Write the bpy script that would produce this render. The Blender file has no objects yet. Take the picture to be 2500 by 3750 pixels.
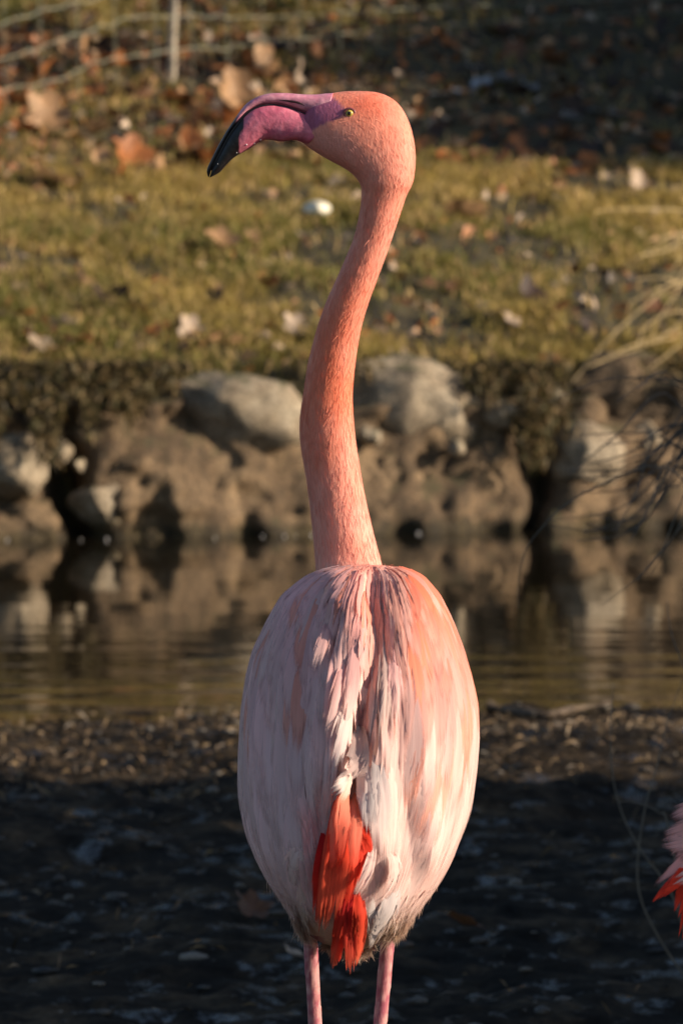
import bpy, bmesh, math, random
import numpy as np
from mathutils import Vector, Matrix
from mathutils.bvhtree import BVHTree

R = math.radians
rng = np.random.default_rng(11)
random.seed(11)
sc = bpy.context.scene
col = sc.collection

# ------------------------------------------------------------------ camera
CAM_D = 8.0                 # metres from camera to the bird
F = 30400.0                 # focal length in pixels of the 2500 x 3750 photograph
PITCH = R(3.0)
CZ = 0.95 + CAM_D * math.tan(PITCH)
cam = bpy.data.cameras.new('camera')
cam.sensor_fit = 'VERTICAL'; cam.sensor_height = 36.0
cam.lens = F / 3750 * 36.0
cam.clip_start = 0.1; cam.clip_end = 2000
cam.dof.use_dof = True
cam.dof.focus_distance = 7.96
cam.dof.aperture_fstop = cam.lens / 12.5
camo = bpy.data.objects.new('camera', cam); col.objects.link(camo)
camo.location = (0, -CAM_D, CZ); camo.rotation_euler = (math.pi / 2 - PITCH, 0, 0)
sc.camera = camo

# ------------------------------------------------------------------ sky + sun
SUN_EL, SUN_AZ = R(22.0), R(102.0)      # azimuth clockwise from +Y
w = bpy.data.worlds.new('World'); sc.world = w; w.use_nodes = True
nt = w.node_tree; nt.nodes.clear()
sky = nt.nodes.new('ShaderNodeTexSky'); sky.sky_type = 'NISHITA'; sky.sun_disc = False
sky.sun_elevation = SUN_EL; sky.sun_rotation = SUN_AZ
bgn = nt.nodes.new('ShaderNodeBackground'); bgn.inputs[1].default_value = 0.082
wo = nt.nodes.new('ShaderNodeOutputWorld')
nt.links.new(sky.outputs[0], bgn.inputs[0]); nt.links.new(bgn.outputs[0], wo.inputs[0])
sl = bpy.data.lights.new('sun', 'SUN'); sl.energy = 5.0; sl.angle = R(0.5); sl.color = (1.0, 0.82, 0.62)
so = bpy.data.objects.new('sun', sl); col.objects.link(so)
sdir = Vector((math.cos(SUN_EL) * math.sin(SUN_AZ), math.cos(SUN_EL) * math.cos(SUN_AZ), math.sin(SUN_EL)))
so.rotation_euler = sdir.to_track_quat('Z', 'Y').to_euler()
so.location = (4, -2, 6)
sc.view_settings.view_transform = 'Standard'; sc.view_settings.look = 'None'
sc.view_settings.exposure = 0.56; sc.view_settings.gamma = 1.0; sc.view_settings.use_curve_mapping = False
sc.render.engine = 'CYCLES'
sc.cycles.use_denoising = True
sc.cycles.max_bounces = 8; sc.cycles.transparent_max_bounces = 8
sc.cycles.caustics_reflective = False; sc.cycles.caustics_refractive = False

# ------------------------------------------------------------------ helpers
def ray(px, py):
    """direction of the photograph's pixel, scaled so that its depth along the view axis is 1"""
    a, b = (px - 1250) / F, (1875 - py) / F
    c, s = math.cos(PITCH), math.sin(PITCH)
    return np.array([a, c + b * s, -s + b * c])

def at(px, py, y):
    """world point seen at a pixel, standing at world depth y"""
    r = ray(px, py); k = (y + CAM_D) / r[1]
    return np.array([0, -CAM_D, CZ]) + r * k

def hash2(ix, iy, seed):
    n = (ix.astype(np.int64) * 374761393 + iy.astype(np.int64) * 668265263 + seed * 1274126177) & 0xffffffff
    n = ((n ^ (n >> 13)) * 1274126177) & 0xffffffff
    return ((n ^ (n >> 16)) & 0xffff) / 65535.0

def vnoise(x, y, seed=0):
    x = np.asarray(x, float); y = np.asarray(y, float)
    ix = np.floor(x); iy = np.floor(y); fx = x - ix; fy = y - iy
    fx = fx * fx * (3 - 2 * fx); fy = fy * fy * (3 - 2 * fy)
    a = hash2(ix, iy, seed); b = hash2(ix + 1, iy, seed); c = hash2(ix, iy + 1, seed); d = hash2(ix + 1, iy + 1, seed)
    return (a + (b - a) * fx) * (1 - fy) + (c + (d - c) * fx) * fy - 0.5

def fbm(x, y, seed=0, octaves=4, gain=0.5):
    t = 0; g = 1.0; f = 1.0
    for k in range(octaves):
        t = t + g * vnoise(x * f + 17.3 * k, y * f - 9.1 * k, seed + k); g *= gain; f *= 2.03
    return t

def sstep(a, b, x):
    t = np.clip((np.asarray(x, float) - a) / (b - a), 0, 1); return t * t * (3 - 2 * t)

def mesh_np(name, verts, faces, smooth=False, cols=None, uvs=None):
    """faces: integer array (n,3) or (n,4), or a list of such arrays"""
    fl = faces if isinstance(faces, list) else [faces]
    fl = [np.asarray(f, np.int32) for f in fl if len(f)]
    me = bpy.data.meshes.new(name)
    verts = np.asarray(verts, np.float32)
    me.vertices.add(len(verts)); me.vertices.foreach_set('co', verts.ravel())
    loops = np.concatenate([f.ravel() for f in fl])
    tot = np.concatenate([np.full(len(f), f.shape[1], np.int32) for f in fl])
    st = np.concatenate([[0], np.cumsum(tot)[:-1]]).astype(np.int32)
    me.loops.add(len(loops)); me.loops.foreach_set('vertex_index', loops.astype(np.int32))
    me.polygons.add(len(tot)); me.polygons.foreach_set('loop_start', st)
    me.polygons.foreach_set('use_smooth', np.full(len(tot), smooth, bool))
    me.update(calc_edges=True); me.validate()
    if cols is not None:
        ca = me.color_attributes.new('Col', 'FLOAT_COLOR', 'POINT')
        c4 = np.ones((len(verts), 4), np.float32); c4[:, :3] = cols
        ca.data.foreach_set('color', c4.ravel())
    if uvs is not None:
        ul = me.uv_layers.new(name='UVMap')
        ul.data.foreach_set('uv', np.asarray(uvs, np.float32)[loops].ravel())
    return me

def link(name, me, mat=None, parent=None, loc=None):
    o = bpy.data.objects.new(name, me); col.objects.link(o)
    if mat is not None and me is not None and not me.materials: me.materials.append(mat)
    if parent is not None: o.parent = parent
    if loc is not None: o.location = loc
    return o

def tag(o, label=None, cat=None, group=None, kind=None):
    for k, v in (('label', label), ('category', cat), ('group', group), ('kind', kind)):
        if v: o[k] = v
    return o

# ------------------------------------------------------------------ materials
def nmat(name):
    m = bpy.data.materials.new(name); m.use_nodes = True
    n = m.node_tree; n.nodes.clear()
    out = n.nodes.new('ShaderNodeOutputMaterial'); p = n.nodes.new('ShaderNodeBsdfPrincipled')
    n.links.new(p.outputs[0], out.inputs[0])
    return m, n, p, out

def nd(n, t, **kw):
    x = n.nodes.new(t)
    for k, v in kw.items():
        if k.startswith('i_'): x.inputs[k[2:].replace('_', ' ')].default_value = v
        else: setattr(x, k, v)
    return x

def ramp(n, fac, stops):
    r = n.nodes.new('ShaderNodeValToRGB'); e = r.color_ramp.elements
    while len(e) < len(stops): e.new(0.5)
    for el, (p, c) in zip(e, stops): el.position = p; el.color = (*c, 1)
    n.links.new(fac, r.inputs[0]); return r

def mul(n, a, b, fac=1.0, mode='MULTIPLY'):
    x = n.nodes.new('ShaderNodeMix'); x.data_type = 'RGBA'; x.blend_type = mode; x.inputs[0].default_value = fac
    n.links.new(a, x.inputs[6]); n.links.new(b, x.inputs[7]); return x.outputs[2]

def bump(n, p, h, strength, dist):
    b = n.nodes.new('ShaderNodeBump'); b.inputs['Strength'].default_value = strength; b.inputs['Distance'].default_value = dist
    n.links.new(h, b.inputs['Height']); n.links.new(b.outputs[0], p.inputs['Normal']); return b

def coords(n, kind='Object', scale=(1, 1, 1)):
    t = n.nodes.new('ShaderNodeTexCoord'); m = n.nodes.new('ShaderNodeMapping'); m.inputs['Scale'].default_value = scale
    n.links.new(t.outputs[kind], m.inputs[0]); return m.outputs[0]

def noise(n, vec, scale, detail=4, rough=0.55):
    x = nd(n, 'ShaderNodeTexNoise'); x.inputs['Scale'].default_value = scale; x.inputs['Detail'].default_value = detail
    x.inputs['Roughness'].default_value = rough
    n.links.new(vec, x.inputs['Vector']); return x.outputs['Fac']

def feather_mat(name, trans=0.3, streak=60.0, fringe=True, tip=(0.98, 1.25)):
    m, n, p, out = nmat(name)
    at_ = nd(n, 'ShaderNodeAttribute', attribute_name='Col')
    f = noise(n, coords(n, 'UV', (streak, 1.6, 1)), 1.0, 3, 0.6)
    r = ramp(n, f, [(0.25, (0.90, 0.84, 0.84)), (0.6, (1, 1, 1))])
    c = mul(n, at_.outputs['Color'], r.outputs[0])
    n.links.new(c, p.inputs['Base Color'])
    p.inputs['Roughness'].default_value = 0.62; p.inputs['Specular IOR Level'].default_value = 0.2
    p.inputs['Sheen Weight'].default_value = 0.1; p.inputs['Sheen Roughness'].default_value = 0.4
    bump(n, p, f, 0.3, 0.001)
    tr = nd(n, 'ShaderNodeBsdfTranslucent'); n.links.new(c, tr.inputs[0])
    mx = nd(n, 'ShaderNodeMixShader'); mx.inputs[0].default_value = trans
    n.links.new(p.outputs[0], mx.inputs[1]); n.links.new(tr.outputs[0], mx.inputs[2])
    if not fringe:
        n.links.new(mx.outputs[0], out.inputs[0]); return m
    # barbs part towards tip and edges: streaky gaps let what lies below show through
    e = nd(n, 'ShaderNodeAttribute', attribute_name='Edge'); sp = nd(n, 'ShaderNodeSeparateColor'); n.links.new(e.outputs['Color'], sp.inputs[0])
    f2 = noise(n, coords(n, 'UV', (streak * 4.5, 0.8, 1)), 1.0, 2, 0.6)
    def fade(x, lo, hi, amt):
        w1 = nd(n, 'ShaderNodeMath', operation='MULTIPLY_ADD'); w1.inputs[1].default_value = amt; n.links.new(f2, w1.inputs[0]); n.links.new(x, w1.inputs[2])
        mr = nd(n, 'ShaderNodeMapRange', interpolation_type='SMOOTHSTEP'); mr.inputs['From Min'].default_value = lo; mr.inputs['From Max'].default_value = hi
        mr.inputs['To Min'].default_value = 1; mr.inputs['To Max'].default_value = 0; n.links.new(w1.outputs[0], mr.inputs['Value']); return mr.outputs[0]
    a1 = fade(sp.outputs[1], tip[0], tip[1], 0.5); a2 = fade(sp.outputs[0], 1.14, 1.30, 0.5)
    al = nd(n, 'ShaderNodeMath', operation='MULTIPLY'); n.links.new(a1, al.inputs[0]); n.links.new(a2, al.inputs[1])
    tp = nd(n, 'ShaderNodeBsdfTransparent'); m3 = nd(n, 'ShaderNodeMixShader')
    n.links.new(al.outputs[0], m3.inputs[0]); n.links.new(tp.outputs[0], m3.inputs[1]); n.links.new(mx.outputs[0], m3.inputs[2]); n.links.new(m3.outputs[0], out.inputs[0])
    return m

M_FEATHER = feather_mat('pale_feather', 0.22, 9)
M_RED = feather_mat('red_feather', 0.38, 11, True, (1.12, 1.32))
M_DOWN = feather_mat('down', 0.3, 2, False); M_NECK = feather_mat('neck_hair', 0.04, 2, False)

def body_mat():
    m, n, p, out = nmat('body_plumage')
    a = nd(n, 'ShaderNodeAttribute', attribute_name='Col')
    v = coords(n, 'Object', (1, 1, 0.28))
    f = noise(n, v, 420, 4, 0.65)
    g = noise(n, coords(n, 'Object', (1, 1, 0.5)), 60, 3)
    r = ramp(n, f, [(0.3, (0.84, 0.78, 0.76)), (0.62, (1, 1, 1))])
    r2 = ramp(n, g, [(0.3, (0.9, 0.82, 0.8)), (0.65, (1, 1, 1))])
    c = mul(n, mul(n, a.outputs['Color'], r.outputs[0]), r2.outputs[0])
    n.links.new(c, p.inputs['Base Color'])
    p.inputs['Roughness'].default_value = 0.6; p.inputs['Specular IOR Level'].default_value = 0.25
    p.inputs['Sheen Weight'].default_value = 0.06
    p.inputs['Subsurface Weight'].default_value = 0.2; p.inputs['Subsurface Radius'].default_value = (0.010, 0.003, 0.002)
    p.inputs['Subsurface Scale'].default_value = 1.0
    bump(n, p, f, 0.5, 0.0016)
    return m
M_BODY = body_mat()

def bill_mat():
    m, n, p, out = nmat('bill_keratin')
    a = nd(n, 'ShaderNodeAttribute', attribute_name='Col')
    v = coords(n)
    f = noise(n, v, 130, 4); g = noise(n, v, 40, 3)
    r = ramp(n, f, [(0.3, (0.66, 0.55, 0.60)), (0.65, (1, 1, 1))])
    n.links.new(mul(n, a.outputs['Color'], r.outputs[0]), p.inputs['Base Color'])
    rr = ramp(n, g, [(0.3, (0.28,) * 3), (0.7, (0.6,) * 3)]); n.links.new(rr.outputs[0], p.inputs['Roughness']); p.inputs['Subsurface Weight'].default_value = 0.1
    p.inputs['Subsurface Radius'].default_value = (0.004, 0.0015, 0.002)
    bump(n, p, f, 0.5, 0.0018)
    return m
M_BILL = bill_mat()

def plain(name, c, rough=0.5, var=0.25, scale=60, bmp=0.3, bd=0.002, spec=0.5, vec='Object'):
    m, n, p, out = nmat(name)
    f = noise(n, coords(n, vec), scale, 4)
    lo = tuple(x * (1 - var) for x in c); hi = tuple(min(1, x * (1 + var)) for x in c)
    r = ramp(n, f, [(0.3, lo), (0.7, hi)])
    n.links.new(r.outputs[0], p.inputs['Base Color']); p.inputs['Roughness'].default_value = rough
    p.inputs['Specular IOR Level'].default_value = spec
    if bmp: bump(n, p, f, bmp, bd)
    return m

M_EYE = plain('eye_iris', (0.46, 0.36, 0.08), 0.12, 0.2, 300, 0)
M_PUPIL = plain('eye_pupil', (0.006, 0.006, 0.006), 0.08, 0.1, 50, 0)
M_EYELID = plain('eyelid_skin', (0.20, 0.05, 0.06), 0.5, 0.3, 300)
M_NOSTRIL = plain('nostril_dark', (0.03, 0.008, 0.012), 0.6, 0.2, 100, 0)
M_BLACK = plain('bill_black', (0.012, 0.011, 0.013), 0.4, 0.2, 100, 0)
M_DROP = plain('water_drop', (0.75, 0.72, 0.72), 0.05, 0.05, 50, 0)

def attr_mat(name, rough=0.6, spec=0.3, trans=0.0, var=(0.7, 1.0), scale=120, bmp=0.3, bd=0.003):
    m, n, p, out = nmat(name)
    a = nd(n, 'ShaderNodeAttribute', attribute_name='Col')
    f = noise(n, coords(n), scale, 4)
    r = ramp(n, f, [(0.3, (var[0],) * 3), (0.65, (var[1],) * 3)])
    c = mul(n, a.outputs['Color'], r.outputs[0])
    n.links.new(c, p.inputs['Base Color']); p.inputs['Roughness'].default_value = rough
    p.inputs['Specular IOR Level'].default_value = spec
    if bmp: bump(n, p, f, bmp, bd)
    if trans:
        tr = nd(n, 'ShaderNodeBsdfTranslucent'); n.links.new(c, tr.inputs[0])
        mx = nd(n, 'ShaderNodeMixShader'); mx.inputs[0].default_value = trans
        n.links.new(p.outputs[0], mx.inputs[1]); n.links.new(tr.outputs[0], mx.inputs[2]); n.links.new(mx.outputs[0], out.inputs[0])
    return m
M_GRASS = attr_mat('grass_blade', 0.6, 0.25, 0.3, (0.85, 1.0), 30, 0)
M_LEAF = attr_mat('dead_leaf', 0.5, 0.35, 0.2, (0.6, 1.1), 45, 0.4, 0.004)
M_STRAW = attr_mat('straw', 0.55, 0.4, 0.15, (0.8, 1.0), 30, 0)
M_PEBBLE = attr_mat('pebble', 0.55, 0.5, 0, (0.6, 1.1), 150, 0.4, 0.003)

def mud_mat():
    m, n, p, out = nmat('wet_mud')
    v = coords(n, 'Object', (1, 0.6, 1))
    f = noise(n, v, 9, 8, 0.65); g = noise(n, v, 60, 4); wet = noise(n, coords(n, 'Object', (1, 0.6, 1)), 11.0, 5, 0.65)
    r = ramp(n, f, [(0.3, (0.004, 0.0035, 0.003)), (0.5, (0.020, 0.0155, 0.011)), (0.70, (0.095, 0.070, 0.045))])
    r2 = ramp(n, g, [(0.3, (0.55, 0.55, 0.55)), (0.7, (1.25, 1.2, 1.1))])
    n.links.new(mul(n, r.outputs[0], r2.outputs[0]), p.inputs['Base Color'])
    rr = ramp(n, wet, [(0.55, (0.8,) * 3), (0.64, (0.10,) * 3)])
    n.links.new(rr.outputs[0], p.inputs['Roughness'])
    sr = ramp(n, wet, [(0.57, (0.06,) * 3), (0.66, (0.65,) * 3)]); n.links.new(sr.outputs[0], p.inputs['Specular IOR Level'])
    bump(n, p, g, 0.8, 0.008)
    return m
M_MUD = mud_mat()

def soil_mat():
    m, n, p, out = nmat('mossy_soil')
    v = coords(n)
    f = noise(n, v, 7, 8, 0.65); g = noise(n, v, 45, 4)
    r = ramp(n, f, [(0.3, (0.020, 0.015, 0.008)), (0.5, (0.055, 0.044, 0.018)), (0.7, (0.11, 0.09, 0.03))])
    r2 = ramp(n, g, [(0.3, (0.5, 0.5, 0.5)), (0.7, (1.2, 1.2, 1.2))])
    n.links.new(mul(n, r.outputs[0], r2.outputs[0]), p.inputs['Base Color']); p.inputs['Roughness'].default_value = 0.85
    bump(n, p, g, 0.8, 0.02)
    return m
M_SOIL = soil_mat()

def rock_mat(name, a, b, c, moss=0.0, scale=6, stain=1.0):
    m, n, p, out = nmat(name)
    v = coords(n, 'Object', (1, 1, stain))
    f = noise(n, v, scale, 8, 0.65); g = noise(n, v, scale * 8, 5, 0.7); h = noise(n, v, scale * 1.7, 4)
    r = ramp(n, f, [(0.3, a), (0.5, b), (0.7, c)])
    r2 = ramp(n, g, [(0.3, (0.40, 0.40, 0.38)), (0.68, (1.25, 1.22, 1.2))])
    cc = mul(n, r.outputs[0], r2.outputs[0])
    if moss:
        geo = nd(n, 'ShaderNodeNewGeometry'); sep = nd(n, 'ShaderNodeSeparateXYZ'); n.links.new(geo.outputs['Normal'], sep.inputs[0])
        mm = nd(n, 'ShaderNodeMath', operation='MULTIPLY'); n.links.new(h, mm.inputs[0]); n.links.new(sep.outputs[2], mm.inputs[1])
        mk = ramp(n, mm.outputs[0], [(0.38, (0, 0, 0)), (0.5, (moss,) * 3)])
        x = n.nodes.new('ShaderNodeMix'); x.data_type = 'RGBA'; n.links.new(mk.outputs[0], x.inputs[0]); n.links.new(cc, x.inputs[6])
        x.inputs[7].default_value = (0.07, 0.075, 0.03, 1); cc = x.outputs[2]
    # wet tide mark with algae just above the water
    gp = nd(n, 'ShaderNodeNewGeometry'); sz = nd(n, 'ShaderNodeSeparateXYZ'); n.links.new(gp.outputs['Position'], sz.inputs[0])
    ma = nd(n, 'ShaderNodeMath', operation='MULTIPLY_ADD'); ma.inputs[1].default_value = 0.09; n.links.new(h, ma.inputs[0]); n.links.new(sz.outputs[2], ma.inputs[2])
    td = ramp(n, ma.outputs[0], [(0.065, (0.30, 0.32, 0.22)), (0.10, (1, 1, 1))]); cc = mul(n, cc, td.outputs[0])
    n.links.new(cc, p.inputs['Base Color']); p.inputs['Roughness'].default_value = 0.8
    bump(n, p, g, 0.9, 0.016)
    return m
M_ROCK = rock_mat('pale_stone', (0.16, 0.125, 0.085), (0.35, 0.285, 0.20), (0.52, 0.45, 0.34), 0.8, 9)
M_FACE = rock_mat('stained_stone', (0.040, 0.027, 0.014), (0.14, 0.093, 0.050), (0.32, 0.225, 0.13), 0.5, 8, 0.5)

def water_mat():
    m, n, p, out = nmat('pond_water')
    v = coords(n, 'Object', (0.45, 1.0, 1))
    f = noise(n, v, 3.2, 2, 0.5); g = noise(n, coords(n, 'Object', (0.6, 1.0, 1)), 18, 2, 0.5)
    p.inputs['Base Color'].default_value = (0.010, 0.008, 0.005, 1)
    p.inputs['Roughness'].default_value = 0.03; p.inputs['IOR'].default_value = 1.2
    ad = nd(n, 'ShaderNodeMath', operation='ADD'); n.links.new(f, ad.inputs[0])
    m2 = nd(n, 'ShaderNodeMath', operation='MULTIPLY'); m2.inputs[1].default_value = 0.08; n.links.new(g, m2.inputs[0]); n.links.new(m2.outputs[0], ad.inputs[1])
    bb = bump(n, p, ad.outputs[0], 0.10, 0.02)
    sy = nd(n, 'ShaderNodeSeparateXYZ'); tc = nd(n, 'ShaderNodeTexCoord'); n.links.new(tc.outputs['Object'], sy.inputs[0])
    mr = nd(n, 'ShaderNodeMapRange'); mr.inputs['From Min'].default_value = 9.0; mr.inputs['From Max'].default_value = 13.0; mr.inputs['To Min'].default_value = 0.6; mr.inputs['To Max'].default_value = 0.07
    n.links.new(sy.outputs[1], mr.inputs['Value']); n.links.new(mr.outputs[0], bb.inputs['Strength'])
    return m
M_WATER = water_mat()
M_WIRE = plain('galvanised_wire', (0.27, 0.28, 0.21), 0.5, 0.3, 20, 0)
M_STAKE = plain('grey_wood_stake', (0.36, 0.31, 0.24), 0.7, 0.35, 25, 0.4)
M_BARK = plain('bark', (0.09, 0.065, 0.045), 0.85, 0.4, 25, 0.6, 0.01)
M_EVERGREEN = attr_mat('evergreen_leaf', 0.5, 0.3, 0.1, (0.8, 1.0), 10, 0)
M_WHITE = plain('white_stone', (0.72, 0.68, 0.55), 0.5, 0.12, 30, 0.2)

# ------------------------------------------------------------------ terrain
def wall_d(x): return 24.8 + 0.33 * x        # distance of the stone embankment's foot from the camera

def mud_h(x, d):
    z = 0.035 + 0.045 * fbm(x * 1.6, d * 0.9, 3, 3) + 0.030 * fbm(x * 5, d * 3.2, 5, 3) + 0.016 * fbm(x * 19, d * 13, 9, 3)
    z = z + 0.02 * np.maximum(0, fbm(x * 3 + 4, d * 1.3, 31, 2)) 
    edge = 17.45 + 0.9 * fbm(x * 1.1, 3.3 + 0 * d, 21, 4) + 0.15 * sstep(0, 1, x)
    bar = 0.10 * np.maximum(0, fbm(x * 2.2, d * 3.4, 51, 3) - 0.02) * sstep(edge - 0.2, edge + 0.2, d) * (1 - sstep(edge + 0.5, edge + 1.0, d))
    return z * (1 - 0.6 * sstep(edge - 1.2, edge, d)) - 0.20 * sstep(edge - 0.25, edge + 1.6, d) + bar

def bank_h(x, d):
    r = d - wall_d(x) - 0.30
    z = 0.50 + 0.172 * np.minimum(r, 8.2) + 0.015 * np.maximum(0, r - 8.2) + 0.05 * fbm(x * 1.3, d * 1.3, 41, 3) + 0.045 * np.maximum(-0.15, fbm(x * 6.5, d * 5.5, 43, 3)) + 0.012 * fbm(x * 22, d * 20, 47, 2)
    lo = -0.25
    k = sstep(-0.12, 0.10, r)
    z = z - 0.05 * np.exp(-(r / 0.25) ** 2)
    return lo + (z - lo) * k

def ground_z(x, d):
    x = np.asarray(x, float); d = np.asarray(d, float)
    return np.where(d < 21, mud_h(x, d), np.where(d < 60, bank_h(x, np.minimum(d, 60)), bank_h(x, 60.0)))

def grid_sheet(name, xs, ds, mat, fn):
    X, D = np.meshgrid(xs, ds)
    Z = fn(X, D)
    v = np.stack([X, D - CAM_D, Z], -1).reshape(-1, 3)
    nx, ny = len(xs), len(ds)
    i = np.arange(nx * ny).reshape(ny, nx)
    q = np.stack([i[:-1, :-1], i[:-1, 1:], i[1:, 1:], i[1:, :-1]], -1).reshape(-1, 4)
    o = link(name, mesh_np(name, v, q, True), mat)
    return tag(o, kind='structure')

xs = np.unique(np.round(np.concatenate([np.linspace(-150, -8, 12), np.linspace(-8, -1.4, 24), np.arange(-1.4, 1.4, 0.014), np.linspace(1.4, 8, 24), np.linspace(8, 150, 12)]), 4))
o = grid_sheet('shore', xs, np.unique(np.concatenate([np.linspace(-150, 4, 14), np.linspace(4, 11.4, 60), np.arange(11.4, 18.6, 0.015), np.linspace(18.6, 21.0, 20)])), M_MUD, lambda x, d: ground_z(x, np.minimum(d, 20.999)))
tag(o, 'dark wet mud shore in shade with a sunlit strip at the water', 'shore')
o = grid_sheet('bank', xs, np.unique(np.concatenate([np.linspace(21.0, 24.2, 8), np.arange(24.2, 32, 0.03), np.linspace(32, 60, 60), np.linspace(60, 900, 20)])), M_SOIL, lambda x, d: ground_z(x, np.maximum(d, 21.001)))
tag(o, 'mossy grass bank rising behind the stone embankment', 'bank')

v = np.array([[-150, 16.0 - CAM_D, 0], [150, 16.0 - CAM_D, 0], [150, 25.6 - CAM_D, 0], [-150, 25.6 - CAM_D, 0]], float)
xs_w = np.linspace(-60, 60, 25); 
o = grid_sheet('water', xs_w, np.array([16.5, 19, 22, 25.4]), M_WATER, lambda x, d: 0 * x)
tag(o, 'still brown pond water reflecting the stone embankment', 'water')

def ground_hit(px, py, d0=10.0, d1=40.0):
    r = ray(px, py)
    ds = np.arange(d0, d1, 0.02); k = ds / r[1]
    gx = r[0] * k; gz = CZ + r[2] * k
    below = np.nonzero(gz <= ground_z(gx, ds))[0]
    i = below[0] if len(below) else len(ds) - 1
    return np.array([gx[i], ds[i] - CAM_D, float(ground_z(gx[i], ds[i]))])

# ------------------------------------------------------------------ stone embankment
def stone_mesh(name, size, seed, cuts=6, rough=0.17, flat=0.75):
    bm = bmesh.new(); bmesh.ops.create_icosphere(bm, subdivisions=4, radius=1.0)
    rs = random.Random(seed)
    planes = []
    for k in range(cuts):
        n_ = Vector((rs.uniform(-1, 1), rs.uniform(-1, 1), rs.uniform(-0.8, 1))).normalized(); planes.append((n_, rs.uniform(0.62, 0.9)))
    from mathutils import noise as mn
    off = Vector((seed * 3.1, seed * 1.7, 0))
    for vv in bm.verts:
        p = vv.co.copy()
        for n_, dd in planes:
            s = p.dot(n_)
            if s > dd: p -= n_ * (s - dd) * 0.85
        nn = mn.fractal(p * 1.6 + off, 1.0, 2.0, 4) * rough + mn.noise(p * 7 + off) * rough * 0.22
        p += vv.co * nn
        vv.co = Vector((p.x * size[0], p.y * size[1], p.z * size[2]))
    me = bpy.data.meshes.new(name); bm.to_mesh(me); bm.free()
    me.polygons.foreach_set('use_smooth', [True] * len(me.polygons))
    return me

emb = bpy.data.objects.new('stone_embankment', None); col.objects.link(emb); emb.location = (0, 24.8 - CAM_D, 0)
tag(emb, 'low embankment of pale boulders and stained stone along the pond', 'embankment')
EY = 24.8 - CAM_D
# rough stained face, one thick sheet
fx = np.unique(np.round(np.concatenate([np.arange(-7, -2, 0.05), np.arange(-2, 2, 0.02), np.arange(2, 7, 0.05)]), 4)); s_ = np.linspace(0, 1, 46)
FX, S_ = np.meshgrid(fx, s_)
top = 0.40 + 0.10 * fbm(FX * 1.5, FX * 0, 61, 3)
FZ = np.where(S_ < 0.8, -0.12 + (top + 0.12) * S_ / 0.8, top + 0.06 * (S_ - 0.8) / 0.2)
prof = np.where(S_ < 0.8, 0.02 + 0.16 * (S_ / 0.8) ** 2, 0.18 + (S_ - 0.8) / 0.2 * 0.35)
disp = 0.14 * fbm(FX * 3.2, FZ * 4, 63, 3) + 0.10 * fbm(FX * 11, FZ * 9, 65, 4)
crack = 0.22 * np.exp(-((FX - 0.57 - 0.03 * np.sin(FZ * 14)) / 0.028) ** 2) + 0.22 * np.exp(-((FX + 0.80 + 0.25 * FZ) / 0.05) ** 2) * (FZ < 0.28)
FY = wall_d(FX) - 24.8 + 0.035 + prof + disp + crack
fv = np.stack([FX, FY, FZ], -1).reshape(-1, 3)
nx, ny = len(fx), len(s_); ii = np.arange(nx * ny).reshape(ny, nx)
fq = np.stack([ii[:-1, :-1], ii[:-1, 1:], ii[1:, 1:], ii[1:, :-1]], -1).reshape(-1, 4)
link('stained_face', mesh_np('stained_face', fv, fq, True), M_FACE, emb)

# stones: pixel box of the visible stone, forward offset from the wall foot, material
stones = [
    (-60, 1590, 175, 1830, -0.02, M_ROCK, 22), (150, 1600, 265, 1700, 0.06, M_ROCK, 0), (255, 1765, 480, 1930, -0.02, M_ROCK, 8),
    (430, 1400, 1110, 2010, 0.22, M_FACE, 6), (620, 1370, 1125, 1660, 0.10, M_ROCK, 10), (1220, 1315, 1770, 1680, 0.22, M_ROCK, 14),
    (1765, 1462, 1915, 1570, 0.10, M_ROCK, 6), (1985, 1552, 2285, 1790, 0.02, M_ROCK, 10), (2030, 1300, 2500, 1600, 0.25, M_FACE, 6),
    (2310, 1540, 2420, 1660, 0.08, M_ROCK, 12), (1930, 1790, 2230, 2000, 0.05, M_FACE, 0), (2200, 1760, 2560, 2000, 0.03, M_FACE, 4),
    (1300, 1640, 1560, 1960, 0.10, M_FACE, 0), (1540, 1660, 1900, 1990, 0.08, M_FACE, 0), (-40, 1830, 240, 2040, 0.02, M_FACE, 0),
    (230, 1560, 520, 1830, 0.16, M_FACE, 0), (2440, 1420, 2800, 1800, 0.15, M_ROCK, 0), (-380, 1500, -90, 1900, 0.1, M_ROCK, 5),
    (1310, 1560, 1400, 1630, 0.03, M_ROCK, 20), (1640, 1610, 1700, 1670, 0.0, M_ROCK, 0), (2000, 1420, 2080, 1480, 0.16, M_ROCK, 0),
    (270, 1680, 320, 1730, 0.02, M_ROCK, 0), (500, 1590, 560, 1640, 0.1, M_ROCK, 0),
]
for k, (x0, y0, x1, y1, f, m, tilt) in enumerate(stones):
    cx, cy = (x0 + x1) / 2, (y0 + y1) / 2
    wx = (cx - 1250) / F * 24.9
    d = wall_d(wx) + f + 0.12
    sx, sz = (x1 - x0) / 2 / F * d * 1.06, (y1 - y0) / 2 / F * d * 1.06
    p = at(cx, cy, d - CAM_D)
    me = stone_mesh('stone', (sx, max(0.9 * sx if sx < 0.12 else 0.6 * sx, 0.05), sz), 7 + k * 3)
    so_ = link('stone', me, m, emb); so_.location = Vector(p) - emb.location; so_.rotation_euler = (0, R(tilt), R(random.uniform(-15, 15)))

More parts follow.
